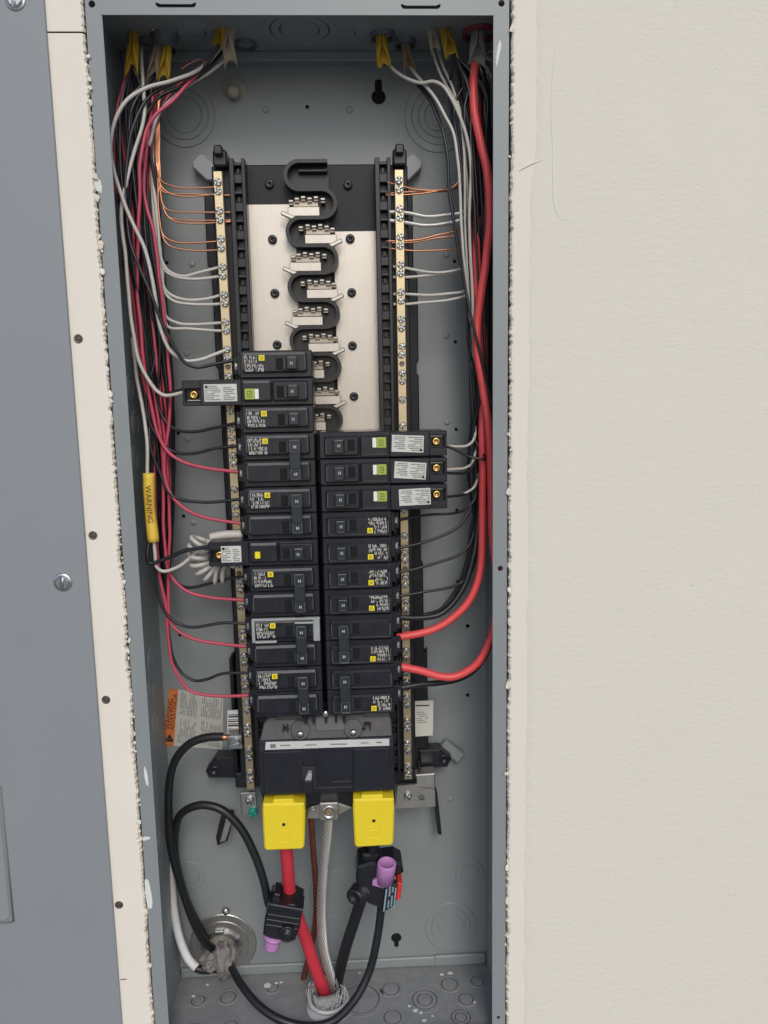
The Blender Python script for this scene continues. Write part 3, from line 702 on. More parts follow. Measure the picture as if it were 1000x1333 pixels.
for k, (tl, tr, br, bl, tab) in enumerate((((341, 1047), (397, 1046), (396, 1106), (344, 1108), (355, 383, 1041)), ((459, 1041), (514, 1040), (512, 1101), (462, 1104), (470, 499, 1035.5)))):
    P = [xz(*q, .000) for q in (bl, br, tr, tl)]
    def lp(i, j, t): return (P[i][0]+(P[j][0]-P[i][0])*t, P[i][1]+(P[j][1]-P[i][1])*t)
    out = [lp(0, 1, .05), lp(0, 1, .95), lp(1, 2, .06), lp(1, 2, .82), lp(2, 3, .02), lp(2, 3, .10), lp(3, 2, .10), lp(3, 2, .02), lp(0, 3, .82), lp(0, 3, .06)]
    mb = MB(); mb.prism(out, .0, .045, 'yellow_cover', .0016)
    a = xz(tab[0], tab[2], .003); b = xz(tab[1], tab[2]+14, .003); mb.box(a[0], b[0], .0025, .03, b[1], a[1], 'yellow_cover', .001)
    c0 = Vector(((P[0][0]+P[1][0]+P[2][0]+P[3][0])/4, -.0002, (P[0][1]+P[2][1])/2)); cz = c0.z-.006
    for dx0, dx1, dz0, dz1 in ((-.0062, .0062, -.0105, -.0095), (-.0062, .0062, .0015, .0025), (-.0062, -.0052, -.0095, .0015), (.0052, .0062, -.0095, .0015), (-.0028, .0028, -.0068, -.006), (-.0028, .0028, -.0018, -.001), (-.0028, -.002, -.006, -.0018), (.002, .0028, -.006, -.0018)):
        mb.box(c0.x+dx0, c0.x+dx1, -.0004, .001, cz+dz0, cz+dz1, 'yellow_cover', .0002)
    lc = finish('lug_cover', mb, mb_t)
    q = MB(); q.lathe([(.0018, .0), (.0016, .0003), (0, .0003)], (c0.x, -.0001, c0.z+.003), (0, -1, 0), 'ink', 12); finish('cover_hole', q, lc)
mb = MB(); p = at(428.5, 1057, .012)
mb.box(p.x-.0095, p.x+.0095, .012, .045, p.z-.0095, p.z+.0095, 'dull_zinc', .001)
mb.prism([xz(*q, .02) for q in ((400, 1066), (418, 1066), (418, 1047), (402, 1053))], .02, .024, 'dull_zinc', .0006)
mb.prism([xz(*q, .02) for q in ((440, 1062), (459, 1052), (440, 1046))], .02, .024, 'dull_zinc', .0006)
mb.lathe([(.0078, 0), (.0075, .0018), (.0052, .0022), (.0048, .0002), (0, .0002)], p, (0, -1, 0), 'zinc', 20)
mb.lathe([(.0045, 0), (.0042, .0012), (.0028, .0013), (.0024, .0004), (0, .0004)], p, (0, -1, 0), 'bar_metal', 6, False)
q = at(407, 1053, .02); screw_head(mb, q, .0035, .002, 'zinc', False, .2, .5, .3); finish('neutral_lug', mb, mb_t)

# ------------------------------------------------------------------ branch breakers
Z0 = .3580
W_ = .0660; H_ = .02517
def toggle(mb, x, z):
    mb.box(x-.0018, x+.0076, -.0060, .004, z-.0054, z+.0054, 'toggle_plastic', .0009, 2); mb.box(x-.0008, x+.0066, -.0058, -.0040, z+.0046, z+.0058, 'dusty_highlight', .0003)
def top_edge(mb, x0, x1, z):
    # painted highlight with a dust tone along the upper chamfer of the raised face
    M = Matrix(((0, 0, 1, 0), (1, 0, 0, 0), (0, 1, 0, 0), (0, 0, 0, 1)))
    mb.prism([(.0006, z-.0019), (.0026, z+.0002), (.0040, z+.0002), (.0040, z-.0019)], x0, x1, 'dusty_highlight', 0, Matrix(((0, 1, 0, 0), (1, 0, 0, 0), (0, 0, 1, 0), (0, 0, 0, 1))))
def pole_body(mb, z0, x0=0, panel=True, h=H_):
    mb.box(x0, W_, .0050, .052, z0+.0003, z0+h-.0003, 'breaker_plastic', .0008, 1)
    if panel: mb.box(.0022, W_-.0045, .0008, .0056, z0+.0046, z0+h-.0026, 'breaker_plastic', .0017, 1)
    if panel:
        top_edge(mb, .0036, W_-.0062, z0+h-.0026)
        mb.box(.0030, .0036, .0005, .0030, z0+.008, z0+h-.0048, 'dusty_highlight'); mb.box(W_-.0064, W_-.0059, .0005, .0030, z0+.0075, z0+h-.0048, 'dusty_highlight')
    mb.box(W_-.0035, W_+.0002, .0065, .046, z0+.002, z0+h-.002, 'breaker_plastic', .001)
    mb.box(-.0045 if x0 == 0 else x0-.001, x0+.002, .018, .050, z0+.0025, z0+h-.0025, 'breaker_plastic', .001)   # terminal end
    # scored lines on the raised face
    for zz in (.0078, .0190): mb.box(.027, W_-.006, .0004, .002, z0+zz, z0+zz+.0003, 'breaker_plastic')
    mb.box(.0268, .0272, .0004, .002, z0+.006, z0+.021, 'breaker_plastic')
    mb.box(W_-.0098, W_-.0094, .0004, .002, z0+.006, z0+.021, 'breaker_plastic')
def switch_well(mb, z0): mb.box(.0330, .0522, .0003, .003, z0+.0068, z0+.0180, 'ink', .0003)
def add_switch(root, z0, mark=True):
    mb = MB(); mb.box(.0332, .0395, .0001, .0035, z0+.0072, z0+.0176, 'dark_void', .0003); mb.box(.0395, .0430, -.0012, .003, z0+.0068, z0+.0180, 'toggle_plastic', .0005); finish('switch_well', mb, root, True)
    mb = MB(); toggle(mb, .0452, z0+.0126); t = finish('toggle', mb, root, True)
    q = MB()
    for dx, w, zz, h in ((.0014, .0005, .0105, .0030), (.0032, .0005, .0105, .0030), (.0019, .0013, .0117, .0005)):
        q.quad(*[Vector((.0452+dx+a*w, -.00625, z0+zz+b*h+.0006)) for a, b in ((0, 0), (1, 0), (1, 1), (0, 1))], 'print_white')
    finish('rating_mark', q, t, True)
def add_label(root, z0, seed):
    r = random.Random(seed); q = MB(); y = .0005
    def bar(x, z, w, h, m='print_white'): q.quad(*[Vector((x+a*w, y, z0+z+b*h)) for a, b in ((0, 0), (1, 0), (1, 1), (0, 1))], m)
    for zr, hr, n, xr in ((.0170, .0030, 6, .0046), (.0133, .0030, 6, .0048), (.0096, .0030, 8, .0052), (.0059, .0030, 7, .0056)):
        if r.random() < .3: n -= 1
        w = .0182/(n+.4) if zr < .013 else .0124/n
        for k in range(n):
            x = xr+w*k; t = w*.26; m = 'print_cream' if r.random() < .15 else 'print_white'
            if r.random() < .85: bar(x, zr, t, hr, m)
            if r.random() < .6: bar(x+w*.55, zr+hr*r.choice((0, 0, .45)), t, hr*r.choice((1, .55)), m)
            for lv in (0, .42, .82):
                if r.random() < .45: bar(x+t, zr+hr*lv, w*.30, hr*.19, m)
    lb = finish('printed_label', q, root, True)
    q = MB(); q.box(.0180, .0232, .0001, .0015, z0+.0155, z0+.0205, 'yellow_button', .0001)
    for a0, a1, b0, b1 in ((.0193, .0220, .0190, .0193), (.0193, .0220, .0167, .0170), (.0193, .0196, .0170, .0190), (.0217, .0220, .0170, .0190), (.0203, .0211, .0176, .0184)):
        q.box(a0, a1, -.00005, .001, z0+b0, z0+b1, 'ink')
    finish('logo_square', q, root, True)
def add_terminal(root, z0):
    mb = MB(); mb.box(-.0085, .0005, .0215, .048, z0+.0040, z0+.0205, 'breaker_plastic', .0008)
    mb.box(-.0075, -.0010, .0200, .0222, z0+.0060, z0+.0076, 'breaker_plastic', .0003); mb.box(-.0075, -.0010, .0200, .0222, z0+.0165, z0+.0181, 'breaker_plastic', .0003); finish('terminal_block', mb, root, True)
    mb = MB(); mb.box(-.0070, -.0015, .0204, .0222, z0+.0088, z0+.0150, 'dull_zinc', .0004); screw_head(mb, (-.0042, .0204, z0+.0119), .0027, .0016, 'zinc', False, .25, .6, .9); finish('terminal_screw', mb, root, True)
def make_sp():
    t = thing('single_pole_breaker', '', 'breaker'); mb = MB(); pole_body(mb, 0); finish('body', mb, t, True)
    add_switch(t, 0); add_terminal(t, 0); return t
def make_dp():
    t = thing('double_pole_breaker', '', 'breaker'); mb = MB(); pole_body(mb, 0); pole_body(mb, H_); finish('body', mb, t, True)
    add_switch(t, 0); add_switch(t, H_); add_terminal(t, 0); add_terminal(t, H_)
    mb = MB(); mb.box(.0428, .0534, -.0072, -.0058, .0066, H_+.0188, 'toggle_plastic', .0005)
    mb.box(.0432, .0530, -.0082, -.0070, .0175, H_+.0075, 'toggle_plastic', .0005); mb.box(.0436, .0526, -.0078, -.0060, H_+.0180, H_+.0190, 'dusty_highlight', .0003)
    for zz in (.0125, H_+.0125):
        for a in ((.0438, .0442, zz-.0048, zz+.0048), (.0520, .0524, zz-.0048, zz+.0048), (.0438, .0524, zz-.0048, zz-.0044)): mb.box(a[0], a[1], -.0075, -.007, a[2], a[3], 'dusty_highlight')
    for zz in (.0125, H_+.0125):
        for dx in (.0015, .0034): mb.quad(*[Vector((.0455+dx+a*.0006, -.00725, zz-.0015+b*.003)) for a, b in ((0, 0), (1, 0), (1, 1), (0, 1))], 'print_white')
        mb.quad(*[Vector((.0475+a*.0014, -.00725, zz-.0003+b*.0006)) for a, b in ((0, 0), (1, 0), (1, 1), (0, 1))], 'print_white')
    finish('handle_tie', mb, t, True); return t
def make_afci(ext, sticker, button):
    """breaker with a long outer end that carries a screw, a sticker and a test button"""
    t = thing('arc_fault_breaker', '', 'breaker'); mb = MB()
    mb.box(0, W_, .0048, .052, .0003, H_-.0003, 'breaker_plastic', .0008)
    mb.box(.0015, .0285, .0010, .0054, .0040, H_-.0026, 'breaker_plastic', .0015)
    mb.box(.0292, W_-.0045, .0008, .0054, .0040, H_-.0026, 'breaker_plastic', .0015)
    top_edge(mb, .003, .027, H_-.0026); top_edge(mb, .0307, W_-.006, H_-.0026)
    mb.box(W_-.0064, W_-.0059, .0005, .0030, .007, H_-.0048, 'dusty_highlight')
    mb.box(W_-.0035, W_+.0002, .0065, .046, .002, H_-.002, 'breaker_plastic', .001)
    xw = -ext+.0165
    mb.box(xw, .0006, .0042, .052, .0010, H_-.0006, 'breaker_plastic', .0007)
    mb.box(-ext, xw+.0004, .0045, .052, H_-.0085, H_-.0008, 'breaker_plastic', .0007)       # walls round the screw pocket
    mb.box(-ext, xw+.0004, .0045, .052, .0010, .0052, 'breaker_plastic', .0007)
    mb.box(-ext, -ext+.0022, .0048, .052, .0045, H_-.0080, 'breaker_plastic', .0006)
    mb.box(-ext+.001, xw, .0125, .050, .004, H_-.004, 'breaker_plastic'); finish('body', mb, t, True)
    mb = MB(); c = Vector((-ext+.0098, .0125, .0112)); mb.lathe([(.0040, 0), (.0040, .004), (.0034, .0052), (.0016, .0052), (.0013, .0036), (0, .0036)], c, (0, -1, 0), 'brass', 18); finish('terminal_screw', mb, t, True)
    if ext > .045: mb = MB(); mb.box(-ext+.003, xw-.001, .0095, .0105, .0055, .0068, 'dull_zinc', .0003); finish('screw_clamp', mb, t, True)
    x0, x1 = sticker; st = bpy.data.objects.new('sticker', None)
    mb = MB(); w = x1-x0; h = .0158; mb.box(-w/2, w/2, 0, .0004, -h/2, h/2, 'sticker_white', .0002); st = finish('sticker', mb, t, True); st.location = ((x0+x1)/2, .0038, H_/2)
    q = MB(); r = random.Random(5)
    dashes(q, (-w/2, -.0002, -h/2), (1, 0, 0), (0, 0, 1), w*.54, h, 8, 'ink_grey', .95, .08, .3, .42, r)
    dashes(q, (w*.06, -.0002, -h/2), (1, 0, 0), (0, 0, 1), w*.42, h*.9, 7, 'ink_grey', .95, .08, .35, .42, r)
    q.quad(*[Vector((-w/2+.0012+a*.0022, -.0002, h/2-.0036+b*.0024)) for a, b in ((0, 0), (1, 0), (1, 1), (0, 1))], 'ink')
    finish('label_print', q, st, True)
    if button == 'green':
        mb = MB(); mb.box(.0040, .0130, -.0010, .003, .0058, .0158, 'button_green', .0006)
        for a0, a1, b0, b1 in ((.0066, .0104, .0132, .0136), (.0066, .0104, .0082, .0086), (.0066, .0070, .0086, .0132), (.0100, .0104, .0086, .0132), (.0080, .0090, .0103, .0113)): mb.box(a0, a1, -.0012, 0, b0, b1, 'ink')
        b = finish('test_button', mb, t, True); mb = MB(); mb.box(.0130, .0167, -.0004, .003, .0062, .0154, 'button_white', .0004); finish('status_window', mb, t, True)
    else:
        mb = MB(); mb.box(.0068, .0118, -.0012, .003, .0085, .0150, 'yellow_button', .0005); finish('test_button', mb, t, True)
    add_switch(t, 0); return t
XL, XR = -.0652, .0712
def place(o, left, k, label, group):
    z = Z0+H_*k
    if left: o.location = (XL, R.uniform(-.0004, .0004), z)
    else: o.location = (XR, R.uniform(-.0004, .0004), z+H_*(2 if 'double' in o.name else 1)); o.rotation_euler = (0, PI, 0)
    o['label'] = label; o['group'] = group
sp, dp, af = make_sp(), make_dp(), make_afci(.0535, (-.0335, -.0035), 'green')
gq = make_afci(.0375, (-.0255, -.0065), 'yellow')
SPs = [(True, 11, 'narrow black breaker on the left just below the long green buttoned one')] + [(False, k, s) for k, s in (
    (7, 'uppermost single toggle breaker on the right, directly under the stickered ones'), (6, 'second single toggle breaker below the stickered ones on the right'),
    (5, 'third single toggle breaker below the stickered ones on the right'), (4, 'lowest single toggle breaker on the right, above the double ones'))]
SPs.insert(0, (True, 13, 'topmost black breaker of the left row, with a single toggle'))
for i, (l, k, s) in enumerate(SPs): o = sp if i == SPs.__len__()-1 else copy_tree(sp); place(o, l, k, s, 'single pole breakers'); add_label(o, 0, 40+i)
DPs = [(True, 9, 'topmost double breaker on the left, fed by the highest pink wire'), (True, 7, 'second double breaker from the top on the left, above the yellow buttoned one'), (True, 4, 'left double breaker right below the yellow buttoned breaker'),
       (True, 2, 'double breaker on the left with a light grey clip frame'), (True, 0, 'lowest double breaker on the left, above the main breaker'),
       (False, 2, 'upper double breaker on the right with thick black and red wires'), (False, 0, 'lowest double breaker on the right with a red wire above a black')]
for i, (l, k, s) in enumerate(DPs):
    o = dp if i == len(DPs)-1 else copy_tree(dp); place(o, l, k, s, 'double pole breakers'); add_label(o, H_, 70+i)
    if not l:                                  # the printed label sits on the lower pole here
        for ch in o.children: pass
    if k == 2 and l:
        mb = MB(); z = H_
        for a in ((.0005, .066, z+.0226, z+.0250), (.0005, .0035, z+.0015, z+.0230), (.0590, .0655, z+.0015, z+.0235), (.003, .024, z+.0008, z+.0030)): mb.box(a[0], a[1], -.0004, .004, a[2], a[3], 'clip_grey', .0007)
        mb.box(.042, .060, -.0060, -.0045, z+.0205, z+.0225, 'clip_grey', .0006); finish('clip_frame', mb, o, True)
place(af, True, 12, 'long breaker sticking out on the left with white sticker and green button', 'breakers with green test buttons')
for k, s, rot in ((10, 'top one of the three long breakers with white stickers on the right', .05), (9, 'middle one of the three long breakers with white stickers on the right', .075), (8, 'bottom one of the three long breakers with white stickers on the right', -.03)):
    o = copy_tree(af); place(o, False, k, s, 'breakers with green test buttons')
    for ch in o.children:
        if ch.name.startswith('sticker'): ch.rotation_euler = (0, rot, 0); ch.location.x += (-.004 if k == 8 else .0 if k == 9 else .002)
gq.name = 'ground_fault_breaker'; gq.location = (XL, 0, Z0+H_*6); gq['label'] = 'breaker with a yellow button and small sticker beside the white coiled wire'
mb = MB()                                     # rows of metal clips seen between the two columns are part of the bus

# ------------------------------------------------------------------ wires
WIRE_SEG = 8
def px_path(pts, y0=None):
    """photo points with depth (carried on / interpolated where left out) -> points in the box"""
    keyed = [i for i, p in enumerate(pts) if len(p) > 2]
    out = []
    for i, p in enumerate(pts):
        if len(p) > 2: d = p[2]
        else:
            a = max([k for k in keyed if k < i], default=None); b = min([k for k in keyed if k > i], default=None)
            if a is None: d = pts[b][2]
            elif b is None: d = pts[a][2]
            else: d = pts[a][2]+(pts[b][2]-pts[a][2])*(i-a)/(b-a)
        out.append(at(p[0], p[1], d))
    return out
def jitter(P, a, seed):
    s = 0; out = []
    for i, p in enumerate(P):
        if i: s += (p-P[i-1]).length
        k = min(1, s*30)
        out.append(p+Vector((noise.noise((s*9+seed, seed, 0))*a+noise.noise((s*38, seed, 2))*.0007, noise.noise((s*10, seed, 4))*a*.6, noise.noise((s*34, seed, 7))*.0006))*k)
    return out
def wire(name, m, r, pts, label, group=None, cat='wire', end=None, seg=WIRE_SEG, wob=.0006):
    P = px_path(pts)
    if end is not None: P.append(Vector(end))
    P = smooth_path(P, 8); P = jitter(P, wob, R.uniform(0, 50)); mb = MB(); r = r*.92 if r < .0025 else r; mb.tube(P, r, m, seg)
    return tag(finish(name, mb), label, cat, group)
def strands(name, m, r, pts, label, n=6, twist=30, rs=None, group=None, cat='wire', core=None):
    P = smooth_path(px_path(pts), 22); mb = MB(); N = len(P); rs = rs or r*.42
    T = [(P[min(i+1, N-1)]-P[max(i-1, 0)]).normalized() for i in range(N)]; u = T[0].orthogonal().normalized(); fr = []
    s = 0
    for i in range(N):
        u = (u-T[i]*u.dot(T[i])).normalized(); fr.append((u.copy(), T[i].cross(u), s)); s += (P[min(i+1, N-1)]-P[i]).length
    mb.tube(P, r*.62, core or m, 6)
    for k in range(n):
        mb.tube([P[i]+(fr[i][0]*math.cos(2*PI*k/n+fr[i][2]*twist)+fr[i][1]*math.sin(2*PI*k/n+fr[i][2]*twist))*(r-rs) for i in range(N)], rs, m, 6)
    return tag(finish(name, mb), label, cat, group)
def laneL(u, y):
    K = ((70, 166, 46), (110, 160, 46), (150, 152, 48), (250, 155, 50), (350, 165, 47), (450, 180, 41), (520, 190, 34), (600, 194, 33), (700, 198, 28), (800, 205, 18), (900, 209, 14))
    for a, b in zip(K, K[1:]):
        if y <= b[0]: t = (y-a[0])/(b[0]-a[0]); return a[1]+(b[1]-a[1])*t+u*(a[2]+(b[2]-a[2])*t)
    return K[-1][1]+u*K[-1][2]
def laneR(u, y):
    K = ((70, 590, 44), (110, 594, 44), (150, 598, 42), (250, 606, 35), (350, 610, 30), (450, 612, 26), (550, 616, 20), (650, 613, 22), (720, 610, 20))
    for a, b in zip(K, K[1:]):
        if y <= b[0]: t = (y-a[0])/(b[0]-a[0]); return a[1]+(b[1]-a[1])*t+u*(a[2]+(b[2]-a[2])*t)
    return K[-1][1]+u*K[-1][2]
def bundle(lane, u, u2, y_end, d0, start, step=62):
    """a wire's run through the bundle from its cable's mouth down to y_end"""
    pts = [start]; y = start[1]+50; i = 0; ph = R.uniform(0, 6)
    while y < y_end:
        t = (y-start[1])/(y_end-start[1]); uu = u+(u2-u)*t+.10*math.sin(y*.012+ph)
        pts.append((lane(min(1, max(-.25, uu)), y), y, d0+.006*math.sin(y*.009+ph))); y += step
    return pts
SA, SB, SC = (172, 85, .048), (203, 95, .050), (286, 58, .050)
YW = .030
# left: black hot wires
BL = [((218, 443, .034), (232, 462), (244, 475, .032), (258, 478), (280, 473), (302, 469, YW)), ]
LB = [
 (SC, ((171, 320, .022), (183, 351), (198, 387, .02), (212, 423), (230, 457, .024), (241, 472), (256, 478), (278, 474), (310, 468, YW)), 'black wire sweeping across the left bundle into the topmost left breaker', .25),
 (SA, ((207, 530, .042), (218, 551), (232, 560), (252, 562), (280, 557), (312, 550, YW)), 'black wire into the left breaker below the long green buttoned one', .7),
 (SB, ((190, 532, .040), (203, 566), (217, 583), (233, 590), (252, 590), (280, 584), (318, 580, YW)), 'black wire into the upper pole of the highest left double breaker', .45),
 (SA, ((196, 580, .036), (210, 619), (221, 642), (238, 651), (266, 654), (322, 649, YW)), 'black wire into the double breaker above the yellow buttoned one', .25),
 (SB, ((213, 715, .05), (220, 745, .045), (231, 759), (245, 765), (268, 761), (290, 755), (328, 749, YW)), 'black wire into the double breaker below the yellow buttoned one', .8),
 (SA, ((202, 745, .038), (206, 775), (217, 800), (234, 813), (250, 817), (290, 811), (330, 813, YW)), 'black wire into the double breaker with the light grey clip', .15),
 (SB, ((217, 790, .044), (220, 826), (225, 854), (237, 876), (254, 886), (270, 884), (290, 877), (332, 876, YW)), 'black wire into the upper pole of the lowest left double breaker', .6),
]
for i, (st, tail, lab, u) in enumerate(LB):
    d0 = (.03, .045, .04, .05, .055, .036, .048)[i]
    head = bundle(laneL, u, u, tail[0][1]-40, d0, st) if i else [SC, (262, 90, .05), (225, 108, .04), (192, 128, .036), (172, 170, .03), (164, 230, .028), (166, 290, .024)]
    wire('black_wire', 'black_wire', .00165 if i else .0017, head+list(tail), lab, 'black wires of the left bundle')
for k in range(15):                           # blacks and a few greys lost in the bundle
    u = (k+.5)/15
    wire('black_wire', 'black_wire', .0017, bundle(laneL, u, min(1, max(0, u+R.uniform(-.3, .3))), 690, .046+.018*R.random(), (SA, SB)[k % 2])+[(214+k % 4, 760+12*(k % 4), .066)], 'black wire deep in the tight vertical bundle at left', 'black wires inside the left bundle', wob=.0026)
# left: pink hot wires
LP = [
 ([SC, (262, 92, .055), (240, 114, .045), (223, 133), (205, 148, .036), (193, 166), (187, 186), (183, 212, .032), (182, 250), (180, 307), (179, 340, .034), (180, 390), (184, 430), (188, 473), (193, 503), (199, 536, .036), (207, 566), (218, 586), (238, 601), (266, 609), (326, 616, YW)], 'pink wire into the lower pole of the highest left double breaker', .0019),
 ([(200, 98, .062), (199, 130, .05), (194, 165), (189, 215), (188, 250, .042), (193, 275), (200, 300, .036), (208, 365), (214, 410), (217, 446), (220, 482), (222, 520, .04), (219, 560), (214, 600), (215, 622), (221, 640), (233, 656), (258, 671), (326, 684, YW)], 'pink wire into the lower pole of the second left double breaker', .0018),
 ([(168, 86, .060), (160, 118, .05), (157, 160, .052), (162, 200), (172, 270, .05), (175, 330), (180, 400, .045), (190, 470), (202, 520), (211, 580, .042), (213, 660), (215, 715), (219, 742), (228, 757), (244, 770), (276, 778), (330, 782, YW)], 'pink wire into the double breaker right under the coiled white wire', .0018),
 ([(204, 98, .064), (201, 140, .056), (192, 200), (184, 260, .05), (186, 330), (196, 400, .043), (204, 470), (209, 520), (216, 590, .046), (221, 690), (219, 764), (222, 810), (234, 823), (256, 833), (334, 843, YW)], 'pink wire into the lower pole of the clip framed double breaker', .0018),
 ([(169, 90, .064), (153, 140, .058), (149, 200), (150, 240, .05), (160, 285), (168, 350, .05), (176, 420), (186, 490), (196, 550, .047), (201, 620), (204, 700), (208, 750, .04), (216, 790), (220, 837), (226, 868), (246, 897), (268, 905), (338, 905, YW)], 'pink wire dropping lowest, past the orange warning label', .0018),
]
for p, l, r in LP: wire('pink_wire', 'pink_wire', r, p, l, 'pink wires of the left bundle')
wire('pink_wire', 'pink_wire', .0017, [(272, 78, .066), (240, 104, .06), (218, 128, .056), (200, 175, .056), (194, 240, .056), (190, 320, .055), (200, 400, .056), (210, 480, .056), (218, 560, .055), (223, 640, .055)], 'pink wire running behind the others at the inner side of the left bundle', 'pink wires of the left bundle')
# left: whites
wire('white_wire', 'white_wire', .0019, [(290, 60, .062), (262, 88, .05), (225, 105, .038), (190, 115, .03), (165, 131, .022), (149, 160), (144.5, 190, .018), (149, 222), (161, 262, .02), (178, 300), (188, 322), (199, 365, .022), (207, 418), (219, 453), (232, 465, .03), (243, 470), (262, 468), (276, 463, .036), (296, 455, .040)], 'white wire looping out widest at the upper left of the box', 'white wires of the left bundle')
wire('white_wire', 'white_wire', .0019, [(184, 62, .062), (186, 115, .046), (188, 140, .038), (184, 169), (175, 197, .034), (167, 228), (159, 262, .026), (160, 307), (163, 330), (167, 374, .024), (173, 428), (181, 468), (194, 495), (206, 510, .026), (216, 515), (244, 509, .026)], 'white wire into the screw end of the long left breaker', 'white wires of the left bundle')
wire('black_wire', 'black_wire', .0017, [(200, 500, .034), (208, 513), (220, 512), (232, 508), (246, 506, .024)], 'short black wire into the screw end of the long left breaker', 'black wires of the left bundle')
NW = [((207, 305), (210, 335), (219, 352), (237, 359), (261, 354), (291, 346)), ((209, 325), (212, 348), (223, 358), (246, 363), (294, 359)), ((212, 352), (214, 374), (223, 384), (243, 390), (270, 389), (296, 382)),
      ((211, 360), (215, 382), (226, 392), (249, 396), (297, 395)), ((214, 395), (217, 412), (231, 420), (255, 422), (299, 419)), ((214, 405), (219, 425), (246, 428), (300, 431))]
for i, p in enumerate(NW):
    st = [(196+2*(i % 3), 100, .066), (194+i, 183, .06), (200, 240+8*i, .054)]
    wire('white_wire', 'white_wire', .0016, st+[(p[0][0], p[0][1], .050)]+[q for q in p[1:-1]]+[(p[-1][0], p[-1][1], .048)], ('white wire into the left bar, %s' % ('first of six from the top', 'second of six from the top', 'third of six from the top', 'fourth of six from the top', 'fifth of six from the top', 'lowest of the six')[i]), 'white wires on the left neutral bar')
# left: bare copper
NC = [((210, 236), (221, 241), (240, 245), (287, 243)), ((210, 243), (224, 253), (246, 256), (292, 251)), ((211, 248), (226, 252), (250, 253), (306, 254)), ((213, 268), (224, 275), (250, 276.5), (303, 276)), ((215, 277), (228, 288), (243, 291), (304, 289)),
      ((208, 285), (213, 306), (228, 315), (292, 314)), ((209, 300), (219, 319), (240, 325), (294, 325)), ((216, 280), (230, 285.5), (246, 287), (304, 286.5))]
for i, p in enumerate(NC):
    x = 203.5+(i % 4)*1.3
    st = [(216-i*.6, 104, .066), (208-i*.3, 132, .062), (x, 165, .058), (x+.5, 215, .056)]
    wire('copper_wire', 'copper', .00085, st+[(p[0][0], p[0][1], .052)]+list(p[1:-1])+[(p[-1][0], p[-1][1], .049)], 'bare copper wire into the left bar, %s' % ('topmost of eight', 'second of eight from the top', 'third of eight from the top', 'fourth of eight from the top', 'sixth of eight from the top', 'seventh of eight from the top', 'lowest of eight', 'fifth of eight from the top')[i], 'bare copper wires on the left neutral bar', seg=6, wob=.0003)
wire('copper_wire', 'copper', .0008, [(262, 76, .06), (248, 82, .058), (236, 90, .056)], 'short loose copper end below the upper middle cable', 'loose copper ends', seg=6)
# extra wires out of the third cable
for p, m, l in (([(292, 64, .064), (268, 92, .056), (238, 112, .05), (206, 128, .046), (186, 158, .042), (172, 220, .04), (170, 300, .042), (178, 380, .044)], 'black_wire', 'black wire leaving the third cable under the white loop'),
                ([(296, 76, .066), (270, 96, .06), (244, 112, .055), (222, 130, .05), (206, 150, .045), (194, 190, .044)], 'white_wire', 'white wire beside the pink one below the third cable')):
    wire(m, m, .0017, p, l, 'wires out of the third cable')

# right: whites and greys
wire('white_wire', 'white_wire', .0017, [(503, 78, .066), (508, 86, .06), (518, 95), (532, 103, .05), (548, 108), (565, 106, .044), (577, 112), (586, 125), (598, 150, .04), (606, 175), (611, 201), (613, 229, .042), (611, 262), (611, 300), (613, 337), (616, 399, .045), (617, 450), (619, 490, .055)], 'white wire leaving the yellow sheath right of centre', 'white wires of the right bundle')
wire('white_wire', 'white_wire', .0016, [(535, 88, .07), (541, 97, .06), (552, 110, .052), (565, 126), (579, 150, .04), (590, 173), (596, 212, .034), (598.5, 253), (601, 300), (604, 337, .036), (609, 380), (613, 420, .05)], 'white wire hanging nearest the bare copper pairs on the right', 'white wires of the right bundle')
for p, l in (([(562, 60, .066), (570, 88, .058), (582, 112), (594, 135, .05), (602, 170), (605, 230, .045), (606, 300), (610, 370, .05), (615, 440, .056)], 'white wire from the pale sheath near the grey sleeve'), ([(568, 58, .07), (578, 90, .06), (590, 118), (600, 150, .05), (607, 210, .05), (609, 300, .052)], 'thin white wire behind the pale sheath on the right')):
    wire('white_wire', 'white_wire', .0014, p, l, 'white wires of the right bundle')
